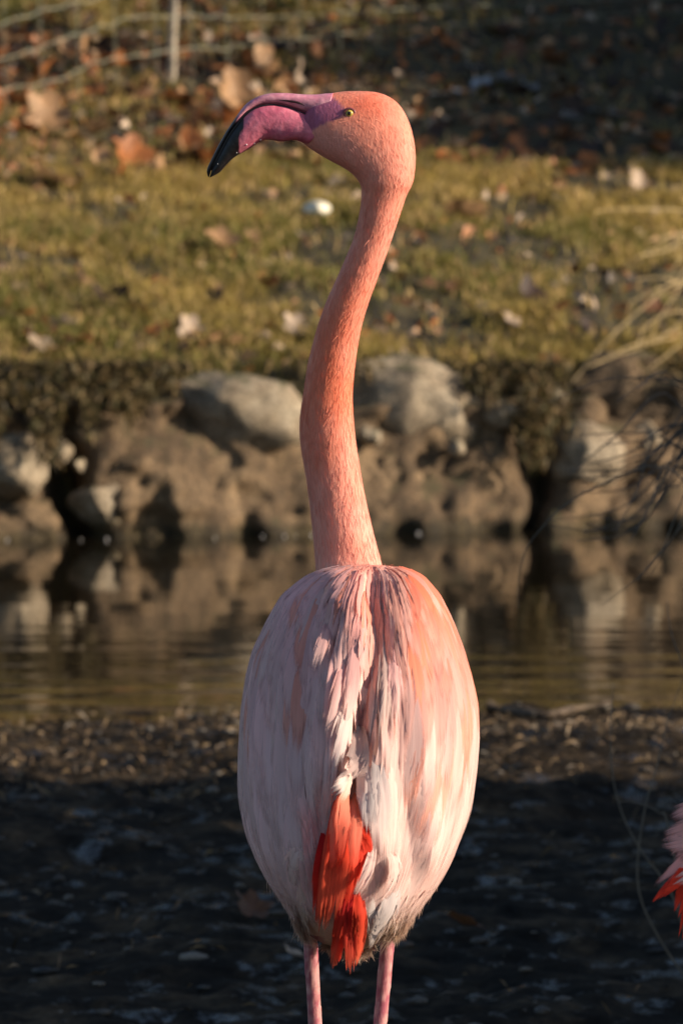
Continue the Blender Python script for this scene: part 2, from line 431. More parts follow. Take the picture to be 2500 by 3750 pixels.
rs_ = random.Random(5)
for k in range(26):
    x = rs_.choice((-1, 1)) * rs_.uniform(1.35, 6.0); sx = rs_.uniform(0.06, 0.24); z = rs_.uniform(0.05, 0.42)
    me = stone_mesh('stone', (sx, 0.7 * sx, sx * rs_.uniform(0.6, 0.9)), 200 + k * 3)
    so_ = link('stone', me, rs_.choice((M_ROCK, M_FACE)), emb); so_.location = (x, wall_d(x) - 24.8 + 0.12 + 0.25 * z, z); so_.rotation_euler = (0, R(rs_.uniform(-15, 15)), R(rs_.uniform(-20, 20)))

# ------------------------------------------------------------------ grass
def blades(N, x0, x1, d0, d1, h, wdt, fn, colfn, lean=0.8, dens=None, seed=1):
    g = np.random.default_rng(seed)
    x = g.uniform(x0, x1, N); d = g.uniform(d0, d1, N)
    if dens is not None:
        keep = g.uniform(0, 1, N) < dens(x, d); x = x[keep]; d = d[keep]; N = len(x)
    z = fn(x, d)
    a = g.uniform(0, 2 * np.pi, N); H = h * g.uniform(0.45, 1.25, N); L = H * lean * g.uniform(0.2, 1.3, N)
    b = g.uniform(0, np.pi, N); W = wdt * g.uniform(0.6, 1.3, N)
    base = np.stack([x, d - CAM_D, z - 0.004], -1)
    ac = np.stack([np.cos(b), np.sin(b), 0 * b], -1) * W[:, None] / 2
    ln = np.stack([np.cos(a), np.sin(a), 0 * a], -1) * L[:, None]
    up = np.stack([0 * H, 0 * H, H], -1)
    V = np.stack([base - ac, base + ac, base + 0.35 * ln + 0.62 * up + 0.7 * ac, base + 0.35 * ln + 0.62 * up - 0.7 * ac, base + ln + up * 0.95], 1)
    idx = np.arange(N)[:, None] * 5
    q = idx + np.array([[0, 1, 2, 3]]); t = idx + np.array([[3, 2, 4]])
    c = colfn(x, d, g, N)
    cc = np.repeat(c[:, None, :], 5, 1) * np.array([0.75, 0.75, 1, 1, 1.1])[None, :, None]
    return V.reshape(-1, 3), [q, t], cc.reshape(-1, 3)

def grass_col(x, d, g, N):
    n1 = fbm(x * 2.2, d * 2.2, 71, 3)[:, None]; u = g.uniform(0, 1, (N, 1))
    a = np.array([[0.42, 0.315, 0.09]]); b = np.array([[0.19, 0.18, 0.042]]); c = np.array([[0.60, 0.43, 0.19]])
    k = np.clip(0.45 + 2.0 * n1 + 0.5 * (u - 0.5), 0, 1)
    base = a * (1 - k) + b * k
    dry = (g.uniform(0, 1, (N, 1)) < 0.22 + 0.5 * np.clip(fbm(x * 5.1, d * 5.1, 79, 2)[:, None], 0, 1))
    return np.where(dry, c, base) * g.uniform(0.7, 1.25, (N, 1))
def grass_dens(x, d):
    r = d - wall_d(x) - 0.30
    p = np.clip(0.42 + 2.6 * fbm(x * 3.4, d * 3.0, 75, 3) + 1.2 * fbm(x * 1.1, d * 1.1, 77, 2), 0.04, 1)
    lit = 1 - 0.75 * sstep(3.0, 3.6, r) * (1 - sstep(5.5, 6.5, r))
    return p * lit * sstep(-0.14, -0.02, r) * (1 - 0.9 * sstep(28.5, 28.9, d) * sstep(-0.3, 0.3, x))  # last factor thins grass in the shaded corner so dark soil deepens its shade
V, Fc, C = blades(230000, -1.9, 1.9, 24.4, 32.3, 0.055, 0.0075, ground_z, grass_col, 0.9, grass_dens, 5)
o = link('grass', mesh_np('grass', V, Fc, False, C), M_GRASS)
tag(o, 'short olive and yellow moss grass covering the sunlit bank', 'grass', kind='stuff')
for sx in (-1, 1):
    V, Fc, C = blades(60000, min(sx * 1.9, sx * 6), max(sx * 1.9, sx * 6), 23.2, 32.3, 0.06, 0.013, ground_z, grass_col, 0.9, grass_dens, 15 + sx)
    o = link('grass', mesh_np('grass', V, Fc, False, C), M_GRASS)
    tag(o, 'more short olive grass on the bank beside the sunlit stretch', 'grass', kind='stuff')
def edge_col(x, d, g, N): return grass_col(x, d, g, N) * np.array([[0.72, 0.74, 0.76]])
# overhanging turf at the bank's lip
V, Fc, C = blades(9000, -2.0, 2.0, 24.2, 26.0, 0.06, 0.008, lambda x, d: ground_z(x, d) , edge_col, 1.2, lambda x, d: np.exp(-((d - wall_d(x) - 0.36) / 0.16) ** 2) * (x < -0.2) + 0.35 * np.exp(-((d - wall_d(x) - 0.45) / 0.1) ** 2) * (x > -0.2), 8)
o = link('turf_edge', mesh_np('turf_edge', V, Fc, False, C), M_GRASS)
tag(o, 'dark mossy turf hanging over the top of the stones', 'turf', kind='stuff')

def turf_clump(x0, y0, x1, y1, N, seed, f0=0.0, f1=0.25):
    g = np.random.default_rng(seed); px = g.uniform(x0, x1, N) + g.normal(0, 40, N); py = y0 + (y1 - y0) * g.uniform(0, 1, N) ** 1.4 * (0.35 + 1.5 * np.clip(0.45 + 1.6 * fbm(px / 90.0, px * 0, 700 + seed, 3), 0, 1))
    P = []
    for a, b in zip(px, py):
        wx = (a - 1250) / F * 24.9; k = (b - y0) / (y1 - y0)
        P.append(at(a, b, wall_d(wx) + f1 + (f0 - f1) * k + g.normal(0, 0.03) - CAM_D))
    P = np.array(P); dn = np.stack([g.normal(0, 0.4, N), -0.5 + g.normal(0, 0.3, N), -0.7 + g.normal(0, 0.6, N)], -1); dn /= np.linalg.norm(dn, axis=1)[:, None]
    L = 0.035 * g.uniform(0.5, 1.5, N)[:, None]; sd = np.cross(dn, g.normal(size=(N, 3))); sd = sd / np.linalg.norm(sd, axis=1)[:, None] * 0.006
    V = np.stack([P - sd, P + sd, P + dn * L], 1)
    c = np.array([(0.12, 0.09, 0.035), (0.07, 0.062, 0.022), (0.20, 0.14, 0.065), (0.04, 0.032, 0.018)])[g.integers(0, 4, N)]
    return V.reshape(-1, 3), np.arange(N * 3).reshape(N, 3), np.repeat(c, 3, 0)
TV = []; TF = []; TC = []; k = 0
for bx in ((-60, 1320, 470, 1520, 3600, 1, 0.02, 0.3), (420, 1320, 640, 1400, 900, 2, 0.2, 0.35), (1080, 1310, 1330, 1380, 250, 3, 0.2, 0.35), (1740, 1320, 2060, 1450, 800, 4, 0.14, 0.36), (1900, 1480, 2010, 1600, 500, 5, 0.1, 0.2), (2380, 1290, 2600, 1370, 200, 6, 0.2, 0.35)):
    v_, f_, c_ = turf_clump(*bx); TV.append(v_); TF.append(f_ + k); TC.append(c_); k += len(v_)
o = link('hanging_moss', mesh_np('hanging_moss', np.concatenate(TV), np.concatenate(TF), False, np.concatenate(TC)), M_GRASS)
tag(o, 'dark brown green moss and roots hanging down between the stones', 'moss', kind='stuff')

# ------------------------------------------------------------------ dead leaves
def leaf_mesh(kind, seed):
    rs = random.Random(seed)
    if kind == 'lobed':
        K = 22; rad = []
        for i in range(K):
            a = 2 * math.pi * i / K
            rad.append(0.5 * (0.62 + 0.38 * abs(math.cos(2.5 * a))) * rs.uniform(0.85, 1.1))
        pts = [(r * math.cos(2 * math.pi * i / K), 1.1 * r * math.sin(2 * math.pi * i / K)) for i, r in enumerate(rad)]
    else:
        K = 18; pts = []
        for i in range(K):
            a = 2 * math.pi * i / K
            r = 0.5 * rs.uniform(0.92, 1.05)
            pts.append((0.55 * r * math.cos(a) * (1 + 0.3 * math.sin(a)), r * math.sin(a)))
    cx, cy = rs.uniform(0.4, 1.1), rs.uniform(0.1, 0.7); tw = rs.uniform(-0.6, 0.6)
    def z(x, y): return cx * x * x + cy * y * y + tw * x * y + 0.06 * math.sin(9 * x + seed) * math.cos(7 * y)
    vs = [(0, 0, z(0, 0))]
    for f in (0.5, 1.0): vs += [(x * f, y * f, z(x * f, y * f) + (rs.uniform(-0.04, 0.06) if f == 1 else 0)) for x, y in pts]
    fs = [(0, 1 + i, 1 + (i + 1) % K) for i in range(K)]
    q = [(1 + i, 1 + K + i, 1 + K + (i + 1) % K, 1 + (i + 1) % K) for i in range(K)]
    return np.array(vs), np.array(fs), np.array(q)

LEAF_TONES = {'tan': (0.42, 0.25, 0.13), 'brown': (0.17, 0.075, 0.035), 'orange': (0.40, 0.15, 0.05), 'pale': (0.52, 0.40, 0.30), 'dark': (0.045, 0.026, 0.02), 'frosted': (0.46, 0.47, 0.50)}
LEAF_WORDS = {'tan': 'tan curled dead leaf', 'brown': 'dark brown dead leaf', 'orange': 'orange brown dead leaf', 'pale': 'pale pinkish dry leaf', 'dark': 'blackish dead leaf', 'frosted': 'frosty bluish leaf'}
ZONES = {'litter': 'in the leaf litter below the wire fence', 'fence': 'on the slope behind the wire fence', 'lip': 'at the turf edge above the boulders', 'tuft': 'beside the dry grass tuft above the stones',
         'grass': 'in the open sunlit grass', 'rim': 'in the rusty strip where shade meets sunny grass', 'shade': 'on the dark shaded slope', 'frost': 'in the frosty patch of the shaded slope'}
leaf_pool = {}
for t, c in LEAF_TONES.items():
    leaf_pool[t] = []
    for s in range(3):
        V, f3, f4 = leaf_mesh('lobed' if s < 2 else 'oval', sum(map(ord, t)) % 7 + s * 5 + len(t))
        cc = np.array(c)[None] * np.clip(1 + 0.25 * rng.normal(size=(len(V), 1)), 0.5, 1.5)
        me = mesh_np('dead_leaf', V, [f3, f4], True, cc); me.materials.append(M_LEAF); leaf_pool[t].append(me)

def add_leaf(p, size, tone, tilt=0.5, lift=0.018, label=None, zone='litter', euler=None):
    o = bpy.data.objects.new('dead_leaf', random.choice(leaf_pool[tone])); col.objects.link(o)
    o.location = (p[0], p[1], p[2] + lift); o.scale = (size, size, size)
    o.rotation_euler = euler or (random.gauss(0, tilt), random.gauss(0, tilt), random.uniform(0, 6.3))
    text = LEAF_WORDS[tone] + ' ' + ZONES[zone]
    return tag(o, label or text, 'leaf', None if label else 'fallen leaves: ' + text)

def px_leaf(px, py, spx, tone, **kw):
    p = ground_hit(px, py + spx * 0.25, 20, 40); return add_leaf(p, spx / F * (p[1] + CAM_D), tone, **kw)

# leaves that can be told apart in the picture
px_leaf(810, 890, 150, 'tan', label='large warm tan leaf lying flat and alone in sunlit grass', euler=(0.5, 0.1, 0.4), lift=0.03)
px_leaf(1700, 785, 170, 'tan', label='long tan leaf beside a dark hollow on the sunny grass', euler=(0.3, 0.5, 2.0), lift=0.03)
px_leaf(1080, 1210, 105, 'pale', label='pale pinkish squarish leaf at the bank edge above the boulders', euler=(0.9, 0.1, 0.1), lift=0.035)
px_leaf(695, 1235, 110, 'pale', label='upright pinkish leaf standing on edge above the big boulder', euler=(1.2, 0.2, 0.3), lift=0.045)
px_leaf(1950, 1090, 190, 'dark', label='big black crumpled leaf lying in yellow grass', euler=(0.7, 0.2, 0.5), lift=0.04)
px_leaf(2330, 680, 90, 'pale', label='pale mauve leaf standing upright below the shaded slope', euler=(1.1, 0.2, 0.6), lift=0.035)
px_leaf(200, 640, 200, 'tan', label='wide bright tan leaf at the front of the leaf litter', euler=(0.35, 0.2, 1.2), lift=0.03)
px_leaf(170, 440, 190, 'tan', label='large upright tan leaf under the wire fence', euler=(1.1, 0.1, 0.2), lift=0.06)
px_leaf(470, 580, 190, 'orange', label='folded orange leaf in the litter next to a tan one', euler=(0.8, 0.3, 0.5), lift=0.05)
px_leaf(380, 610, 130, 'tan', euler=(1.0, -0.3, 0.5), lift=0.04)
px_leaf(855, 360, 170, 'tan', label='tall tan leaf leaning near the wooden stake', euler=(1.2, 0.5, 0.3), lift=0.07)
px_leaf(960, 230, 130, 'tan', euler=(1.1, 0.3, 0.3), lift=0.05)
px_leaf(420, 1090, 190, 'dark', label='wide black flattened leaf in the grass above the dark turf lip', euler=(0.3, 0.1, 0.3), lift=0.02)
px_leaf(1890, 540, 130, 'orange', label='bright rust orange leaf at the edge of the shade', euler=(0.6, 0.2, 0.5), lift=0.03)

def scatter(n, fx, fy, smin, smax, tones, wts, tilt=0.55, zone='litter'):
    k = 0
    while k < n:
        px, py = random.uniform(*fx), random.uniform(*fy)
        p = ground_hit(px, py, 20, 40)
        tone = random.choices(tones, wts)[0]
        add_leaf(p, random.uniform(smin, smax) * 1.0, tone, tilt, random.uniform(0.01, 0.035), zone=zone); k += 1
T = ['tan', 'brown', 'orange', 'pale', 'dark']
scatter(100, (-100, 1300), (200, 660), 0.06, 0.155, T, (4, 4, 3, 1.5, 3), 0.7)
scatter(24, (-100, 1100), (0, 230), 0.05, 0.10, T, (3, 4, 2, 1, 2), zone='fence')
scatter(44, (-50, 1250), (1030, 1330), 0.04, 0.095, T, (3, 4, 1, 2, 5), zone='lip')  # more blackish leaves stand in for shaded hollows in the grass
scatter(16, (1350, 2550), (1050, 1260), 0.035, 0.08, T, (3, 2, 1, 2, 3), zone='tuft')
scatter(16, (-50, 2550), (650, 1100), 0.03, 0.06, T, (4, 2, 1, 2, 2), zone='grass')
scatter(38, (1480, 2500), (510, 620), 0.04, 0.09, T, (2, 4, 4, 2, 1), zone='rim')
scatter(22, (1500, 2550), (60, 520), 0.05, 0.12, ['frosted', 'brown', 'dark'], (0.4, 2, 4), zone='shade')  # dark leaves favoured here to carry the slope's shade in their colour
scatter(13, (1580, 1960), (270, 390), 0.05, 0.11, ['frosted', 'dark'], (4, 1), 0.3, 'frost')
scatter(5, (2000, 2400), (400, 480), 0.04, 0.08, ['frosted', 'dark'], (3, 1), 0.3, 'shade')
# litter too small and dense to pick apart
def litter(name, N, x0, x1, d0, d1, size, fn, tones, dens, label, mat, seed, asp=0.5):
    g = np.random.default_rng(seed)
    x = g.uniform(x0, x1, N); d = g.uniform(d0, d1, N); k = g.uniform(0, 1, N) < dens(x, d); x = x[k]; d = d[k]; N = len(x)
    z = fn(x, d) + g.uniform(0.002, 0.02, N)
    c = np.stack([x, d - CAM_D, z], -1)
    u = g.normal(size=(N, 3)); u[:, 2] *= 0.5; u /= np.linalg.norm(u, axis=1)[:, None]
    t = g.normal(size=(N, 3)); t -= (t * u).sum(1)[:, None] * u; t /= np.linalg.norm(t, axis=1)[:, None]
    s = size * g.uniform(0.4, 1.4, N)[:, None]
    V = np.stack([c - u * s, c + t * s * asp + 0.25 * s * np.array([0, 0, 1]), c + u * s, c - t * s * asp + 0.25 * s * np.array([0, 0, 1])], 1)
    q = np.arange(N)[:, None] * 4 + np.array([[0, 1, 2, 3]])
    tn = np.array(tones)[g.integers(0, len(tones), N)] * g.uniform(0.6, 1.3, (N, 1))
    o = link(name, mesh_np(name, V.reshape(-1, 3), q, False, np.repeat(tn, 4, 0)), mat)
    return tag(o, label, 'litter', kind='stuff')
litter('leaf_litter', 42000, -5, 5, 25.0, 33, 0.028, ground_z, [LEAF_TONES[t] for t in T], lambda x, d: np.clip(0.20 + 0.9 * sstep(27.9, 28.5, d - 0.33 * x) * (1 - 0.8 * sstep(28.5, 28.9, d) * sstep(-0.2, 0.4, x)) + 0.3 * np.exp(-((d - wall_d(x) - 0.5) / 0.3) ** 2), 0, 1),  # crumbs thinned at the top right so dark soil deepens the shade
       'small broken leaf crumbs lying between the leaves', M_LEAF, 91)

# pale oval stone on the grass
p = ground_hit(1160, 815, 20, 40)
o = link('pale_pebble', stone_mesh('pale_pebble', (0.046, 0.04, 0.026), 90, 2, 0.05), M_WHITE); o.location = (p[0], p[1], p[2] + 0.045)
tag(o, 'smooth cream white oval stone on the sunlit grass', 'stone')

# ------------------------------------------------------------------ tubes
def tube_arrays(pts, rads, n=6):
    pts = np.asarray(pts, float); rads = np.broadcast_to(np.asarray(rads, float), (len(pts),))
    T_ = np.gradient(pts, axis=0); T_ /= np.linalg.norm(T_, axis=1)[:, None] + 1e-9
    ref = np.array([0.13, 0.93, 0.34]); A = np.cross(T_, ref); A /= np.linalg.norm(A, axis=1)[:, None] + 1e-9; B = np.cross(T_, A)
    a = np.linspace(0, 2 * np.pi, n, endpoint=False)
    V = pts[:, None] + rads[:, None, None] * (A[:, None] * np.cos(a)[None, :, None] + B[:, None] * np.sin(a)[None, :, None])
    m = len(pts); i = np.arange(m * n).reshape(m, n); j = np.roll(i, -1, 1)
    q = np.stack([i[:-1], j[:-1], j[1:], i[1:]], -1).reshape(-1, 4)
    return V.reshape(-1, 3), q

def smooth_path(P, n=24):
    P = np.asarray(P, float); m = len(P); t = np.linspace(0, m - 1, n); out = []
    for u in t:
        i = min(int(u), m - 2); f = u - i
        p0, p1, p2, p3 = P[max(i - 1, 0)], P[i], P[i + 1], P[min(i + 2, m - 1)]
        out.append(0.5 * (2 * p1 + (p2 - p0) * f + (2 * p0 - 5 * p1 + 4 * p2 - p3) * f * f + (3 * p1 - p0 - 3 * p2 + p3) * f ** 3))
    return np.array(out)

def merge(parts):
    V = []; Q = []; k = 0
    for v, q in parts: V.append(v); Q.append(q + k); k += len(v)
    return np.concatenate(V), np.concatenate(Q)

# ------------------------------------------------------------------ wire fence with a wooden stake
fence = bpy.data.objects.new('wire_fence', None); col.objects.link(fence)
tag(fence, 'sagging galvanised wire mesh fence standing on the leafy bank', 'fence')
FD = 29.6 - CAM_D
fl = [  # horizontal wires, pixel polylines
    [(-500, 235), (-250, 165), (0, 88), (239, 20), (335, -2), (600, -50), (900, -55), (1500, -60), (2800, -90)],
    [(-500, 370), (-250, 290), (0, 219), (160, 167), (320, 118), (422, 80), (558, 62), (717, 56), (853, 62), (1036, 62), (1200, 48), (1500, 30), (2800, -30)],
    [(-500, 470), (-250, 400), (0, 335), (239, 279), (359, 227), (558, 195), (640, 180), (797, 178), (900, 163), (1000, 152), (1200, 130), (1500, 100), (2800, 20)],
]
fence.location = at(640, 280, FD)
for P in fl:
    pts = smooth_path([at(px, py, FD + 0.0013 * (px - 640)) for px, py in P], 60) - np.array(fence.location)
    V, q = tube_arrays(pts + 0.004 * rng.normal(size=pts.shape) * np.array([0, 1, 1]), 0.0022, 6); link('wire', mesh_np('wire', V, q, True), M_WIRE, fence)
for px in (-380, -240, -110, 20, 150, 285, 420, 570, 700, 830, 960, 1100, 1240, 1380):
    def yi(P): return np.interp(px, [a for a, b in P], [b for a, b in P])
    pts = smooth_path([at(px - 6, yi(fl[0]) - 120, FD + 0.0013 * (px - 640)), at(px, yi(fl[1]), FD + 0.0013 * (px - 640)), at(px + 4, yi(fl[2]), FD + 0.0013 * (px - 640)), at(px + 8, yi(fl[2]) + 90, FD + 0.0013 * (px - 640))], 16) - np.array(fence.location)
    V, q = tube_arrays(pts, 0.0013, 5); link('wire', mesh_np('wire', V, q, True), M_WIRE, fence)
sp = ground_hit(628, 290, 20, 40)
V, q = tube_arrays([np.array([0, 0, -0.1]), np.array([0.004, 0.0, 0.15]), np.array([0.018, 0, 0.45]), np.array([0.05, 0.02, 0.95])], [0.016, 0.0155, 0.015, 0.013], 8)
o = link('fence_stake', mesh_np('fence_stake', V, q, True), M_STAKE); o.location = sp
tag(o, 'thin grey wooden stake holding up the wire fence', 'stake')

# ------------------------------------------------------------------ dry grass tufts at the right
def tuft(name, label, base, stalks, r0, tone, mat=M_STRAW, group=None):
    V = []; Q = []; k = 0
    for P in stalks:
        pts = smooth_path(P, 26) - base
        v, q = tube_arrays(pts, np.linspace(r0, r0 * 0.35, 26), 4); V.append(v); Q.append(q + k); k += len(v)
    V = np.concatenate(V); Q = np.concatenate(Q)
    c = np.array(tone)[None] * np.random.default_rng(3).uniform(0.7, 1.2, (len(V), 1))
    o = link(name, mesh_np(name, V, Q, True, c), mat); o.location = base
    return tag(o, label, 'dry grass', group)
g0 = ground_hit(2700, 1330, 20, 40); y0 = g0[1]
S1 = []
for P in [[(2640, 1300), (2500, 1035), (2350, 1130), (2220, 1250), (2095, 1400)], [(2650, 1300), (2560, 1150), (2400, 1250), (2260, 1300), (2150, 1345)],
          [(2630, 1290), (2520, 1210), (2350, 1250), (2180, 1330)], [(2640, 1290), (2540, 900), (2430, 920), (2350, 935), (2290, 950)][:4] + [(2330, 945)],
          [(2650, 1290), (2600, 800), (2500, 772), (2330, 765), (2180, 772)], [(2640, 1290), (2580, 850), (2480, 870), (2350, 935)],
          [(2640, 1290), (2560, 1000), (2470, 1080), (2380, 1230)], [(2650, 1300), (2620, 1000), (2540, 960), (2490, 1010), (2470, 1090)],
          [(2650, 1300), (2600, 1200), (2480, 1140), (2370, 1190), (2330, 1270)], [(2650, 1300), (2560, 1080), (2440, 1020), (2330, 1022)]]:
    S1.append([at(px, py, y0 - 0.12 * i) for i, (px, py) in enumerate(P)])
for i in range(9):
    ex, ey = random.uniform(2250, 2600), random.uniform(850, 1450)
    S1.append([at(2650, 1300, y0), at(2620, min(1200, ey - 60), y0 - 0.1), at((ex + 2640) / 2, ey - random.uniform(30, 120), y0 - 0.2), at(ex, ey, y0 - random.uniform(0.2, 0.5))])
tuft('dry_grass_tuft', 'tuft of straw coloured dry grass arching over the bank edge', np.array(g0), S1, 0.0038, (0.62, 0.47, 0.24))
g1 = np.array(at(2640, 3000, 13.4 - CAM_D)); g1[2] = float(ground_z(g1[0], 13.4))
S2 = []
for P in [[(2640, 3150), (2620, 1900), (2450, 1450), (2250, 1600), (2080, 1740)], [(2640, 3150), (2620, 1900), (2500, 1560), (2300, 1660), (2150, 1700)], [(2640, 3150), (2640, 1900), (2480, 1630), (2300, 1720), (2060, 1720)],
          [(2640, 3150), (2620, 1950), (2420, 1600), (2330, 1800), (2250, 1950)], [(2640, 3150), (2620, 1950), (2450, 1700), (2380, 1850), (2300, 1990)]]:
    S2.append([at(px, py, g1[1] - 0.05 * i) for i, (px, py) in enumerate(P)])
for i in range(26):
    ex, ey = random.uniform(2000, 2600), random.uniform(1420, 2000)
    S2.append([at(2640, 3150, g1[1]), at(2650, 2200, g1[1]), at(2590, random.uniform(1450, 1700), g1[1] - 0.05), at((ex + 2560) / 2, ey - random.uniform(0, 90), g1[1] - 0.1), at(ex, ey, g1[1] - random.uniform(0.1, 0.3))])
tuft('dry_grass_tuft', 'tangle of thin grey dead stems arching up in front of the pond', g1, S2, 0.0027, (0.20, 0.165, 0.13))
g2 = np.array(at(2560, 3700, 11.8 - CAM_D)); g2[2] = float(ground_z(g2[0], 11.8)); yb = 11.8 - CAM_D
S3 = []
for P in [[(2560, 3650), (2420, 3450), (2335, 3250), (2352, 3000), (2405, 2800), (2440, 2650), (2500, 2480)], [(2560, 3650), (2470, 3300), (2350, 3120), (2280, 2990), (2240, 2830), (2235, 2650), (2245, 2500)],
          [(2560, 3650), (2450, 3050), (2410, 2975), (2330, 2940), (2260, 2935)], [(2560, 3650), (2620, 2900), (2520, 2500), (2460, 2330), (2440, 2200)],
          [(2580, 3650), (2700, 2700), (2560, 1800), (2400, 2050), (2200, 2220), (1960, 2300)][:5], [(2580, 3650), (2720, 2500), (2500, 1750), (2150, 1800), (1960, 1960), (1905, 2080), (1895, 2230)],
          [(2580, 3650), (2700, 2400), (2560, 1880), (2450, 1990), (2380, 2110)], [(2580, 3650), (2650, 2500), (2540, 1950), (2420, 2020), (2330, 2130)]]:
    S3.append([at(px, py, yb + 0.02 * i) for i, (px, py) in enumerate(P)])
tuft('dry_grass_tuft', 'few long grey grass stalks bending up from the shaded mud', g2, S3, 0.0017, (0.20, 0.17, 0.13))

# ------------------------------------------------------------------ things on the mud
def pebbles(N, d0, d1, smin, smax, tones, seed, name, label):
    g = np.random.default_rng(seed)
    bm = bmesh.new(); bmesh.ops.create_icosphere(bm, subdivisions=1, radius=1.0)
    iv = np.array([vv.co[:] for vv in bm.verts]); it = np.array([[l.index for l in f.verts] for f in bm.faces]); bm.free()
    d = g.uniform(d0, d1, N); x = g.uniform(-1, 1, N) * (d * 0.055); s = smin * (smax / smin) ** (g.uniform(0, 1, N) ** 2.2)
    z = ground_z(x, d)
    sc3 = s[:, None] * np.stack([g.uniform(0.8, 1.6, N), g.uniform(0.7, 1.2, N), g.uniform(0.35, 0.7, N)], -1)
    V = iv[None] * sc3[:, None] * g.uniform(0.8, 1.15, (N, len(iv), 1)) + np.stack([x, d - CAM_D, z + s * 0.2], -1)[:, None]
    Fq = it[None] + (np.arange(N) * len(iv))[:, None, None]
    tn = np.array(tones)[g.integers(0, len(tones), N)] * g.uniform(0.5, 1.4, (N, 1))
    o = link(name, mesh_np(name, V.reshape(-1, 3), Fq.reshape(-1, 3), True, np.repeat(tn, len(iv), 0)), M_PEBBLE)
    return tag(o, label, 'pebbles', kind='stuff')
pebbles(800, 11.0, 18.2, 0.003, 0.018, [(0.05, 0.043, 0.036), (0.08, 0.068, 0.056), (0.025, 0.022, 0.02), (0.14, 0.125, 0.105)], 101, 'pebbles', 'loose pebbles and mud clods strewn over the shore')
litter('straw_litter', 32000, -3, 3, 11.0, 17.6, 0.015, ground_z, [(0.16, 0.105, 0.058), (0.09, 0.062, 0.038), (0.24, 0.17, 0.095), (0.04, 0.03, 0.02)], lambda x, d: np.clip(0.06 + 0.8 * sstep(15.0, 15.9, d), 0, 1),
       'dead straw and leaf bits trodden into the mud', M_STRAW, 95, 0.16)
def shore_leaf(px, py, spx, tone, label, e):
    p = ground_hit(px, py, 10, 20); add_leaf(p, spx / F * (p[1] + CAM_D), tone, label=label, euler=e, lift=0.02)
shore_leaf(920, 3370, 170, 'brown', 'reddish brown leaf lying on dark mud behind the flamingo', (0.5, 0.2, 0.4))
shore_leaf(1080, 3545, 110, 'pale', 'small pale leaf on the mud beside the flamingo leg', (0.4, 0.1, 0.9))
shore_leaf(1700, 3430, 150, 'brown', 'flat tan brown leaf on shaded mud behind the far leg', (0.3, 0.2, 1.4))
# foam beads on the water at the foot of the stones
def beads():
    g = np.random.default_rng(8); bm = bmesh.new()
    for i in range(16):
        x = g.uniform(-1.1, 1.1); y = wall_d(x) - CAM_D + g.uniform(-0.06, 0.02)
        bmesh.ops.create_icosphere(bm, subdivisions=2, radius=g.uniform(0.0015, 0.004), matrix=Matrix.Translation((x, y, 0.003)))
    me = bpy.data.meshes.new('foam'); bm.to_mesh(me); bm.free()
    me.polygons.foreach_set('use_smooth', [True] * len(me.polygons))
    return tag(link('foam', me, M_DROP), 'tiny foam bubbles along the waterline of the stones', 'foam', kind='stuff')
beads()
# stick at the water's edge
sp = [ground_hit(px, py, 15, 20) + np.array([0, 0, 0.012]) for px, py in ((1790, 2612), (1900, 2630), (2010, 2640), (2120, 2620), (2230, 2600))]
for s in sp: s[2] = max(s[2], 0.012)
base = sp[2].copy(); V, q = tube_arrays(smooth_path(sp, 20) - base, np.linspace(0.011, 0.006, 20) * (1 + 0.3 * rng.normal(size=20)), 6)
o = link('stick', mesh_np('stick', V, q, True), M_BARK); o.location = base
tag(o, 'dark crooked stick lying at the edge of the water', 'stick')

# ------------------------------------------------------------------ shade givers outside the frame: hedge, shrubs, far trees
def leaf_mass(N, fn, size, tones, seed):
    g = np.random.default_rng(seed); c = fn(g, N); N = len(c)
    u = g.normal(size=(N, 3)); u /= np.linalg.norm(u, axis=1)[:, None]; t = g.normal(size=(N, 3)); t -= (t * u).sum(1)[:, None] * u; t /= np.linalg.norm(t, axis=1)[:, None]
    s = size * g.uniform(0.5, 1.4, N)[:, None]
    V = np.stack([c - u * s, c + t * s * 0.55, c + u * s, c - t * s * 0.55], 1)
    q = np.arange(N)[:, None] * 4 + np.array([[0, 1, 2, 3]])
    tn = np.array(tones)[g.integers(0, len(tones), N)] * g.uniform(0.6, 1.3, (N, 1))
    return mesh_np('foliage', V.reshape(-1, 3), q, False, np.repeat(tn, 4, 0))
GREEN = [(0.035, 0.055, 0.020), (0.05, 0.07, 0.025), (0.025, 0.04, 0.018)]
def box_fn(x0, x1, d0, d1, h, wob=0.25):
    def fn(g, N):
        x = g.uniform(x0, x1, N); d = g.uniform(d0, d1, N); top = h * (1 + wob * fbm(x * 0.8, d * 1.1, 201, 3)) 
        return np.stack([x, d - CAM_D, ground_z(x, d) + top * g.uniform(0, 1, N) ** 0.8], -1)
    return fn
def shrub(name, label, x0, x1, d0, d1, h, N, seed, size=0.07, cat='hedge'):
    e = bpy.data.objects.new(name, None); col.objects.link(e); cx, cd = (x0 + x1) / 2, (d0 + d1) / 2
    e.location = (cx, cd - CAM_D, float(ground_z(cx, cd))); tag(e, label, cat)
    me = leaf_mass(N, box_fn(x0, x1, d0, d1, h), size, GREEN, seed)
    f = link('foliage', me, M_EVERGREEN, e); f.location = -e.location
    parts = []
    for i in range(5):
        x = x0 + (x1 - x0) * random.uniform(0.3, 0.7); d = d0 + (d1 - d0) * (i + 0.5) / 5; z = float(ground_z(x, d))
        parts.append(tube_arrays([np.array([x, d - CAM_D, z - 0.05]), np.array([x + 0.05, d - CAM_D + 0.04, z + h * 0.4]), np.array([x - 0.05, d - CAM_D, z + h * 0.8])], [0.04, 0.03, 0.012], 6))
        V, q = parts[-1]; s = link('stem', mesh_np('stem', V, q, True), M_BARK, e); s.location = -e.location
    return e
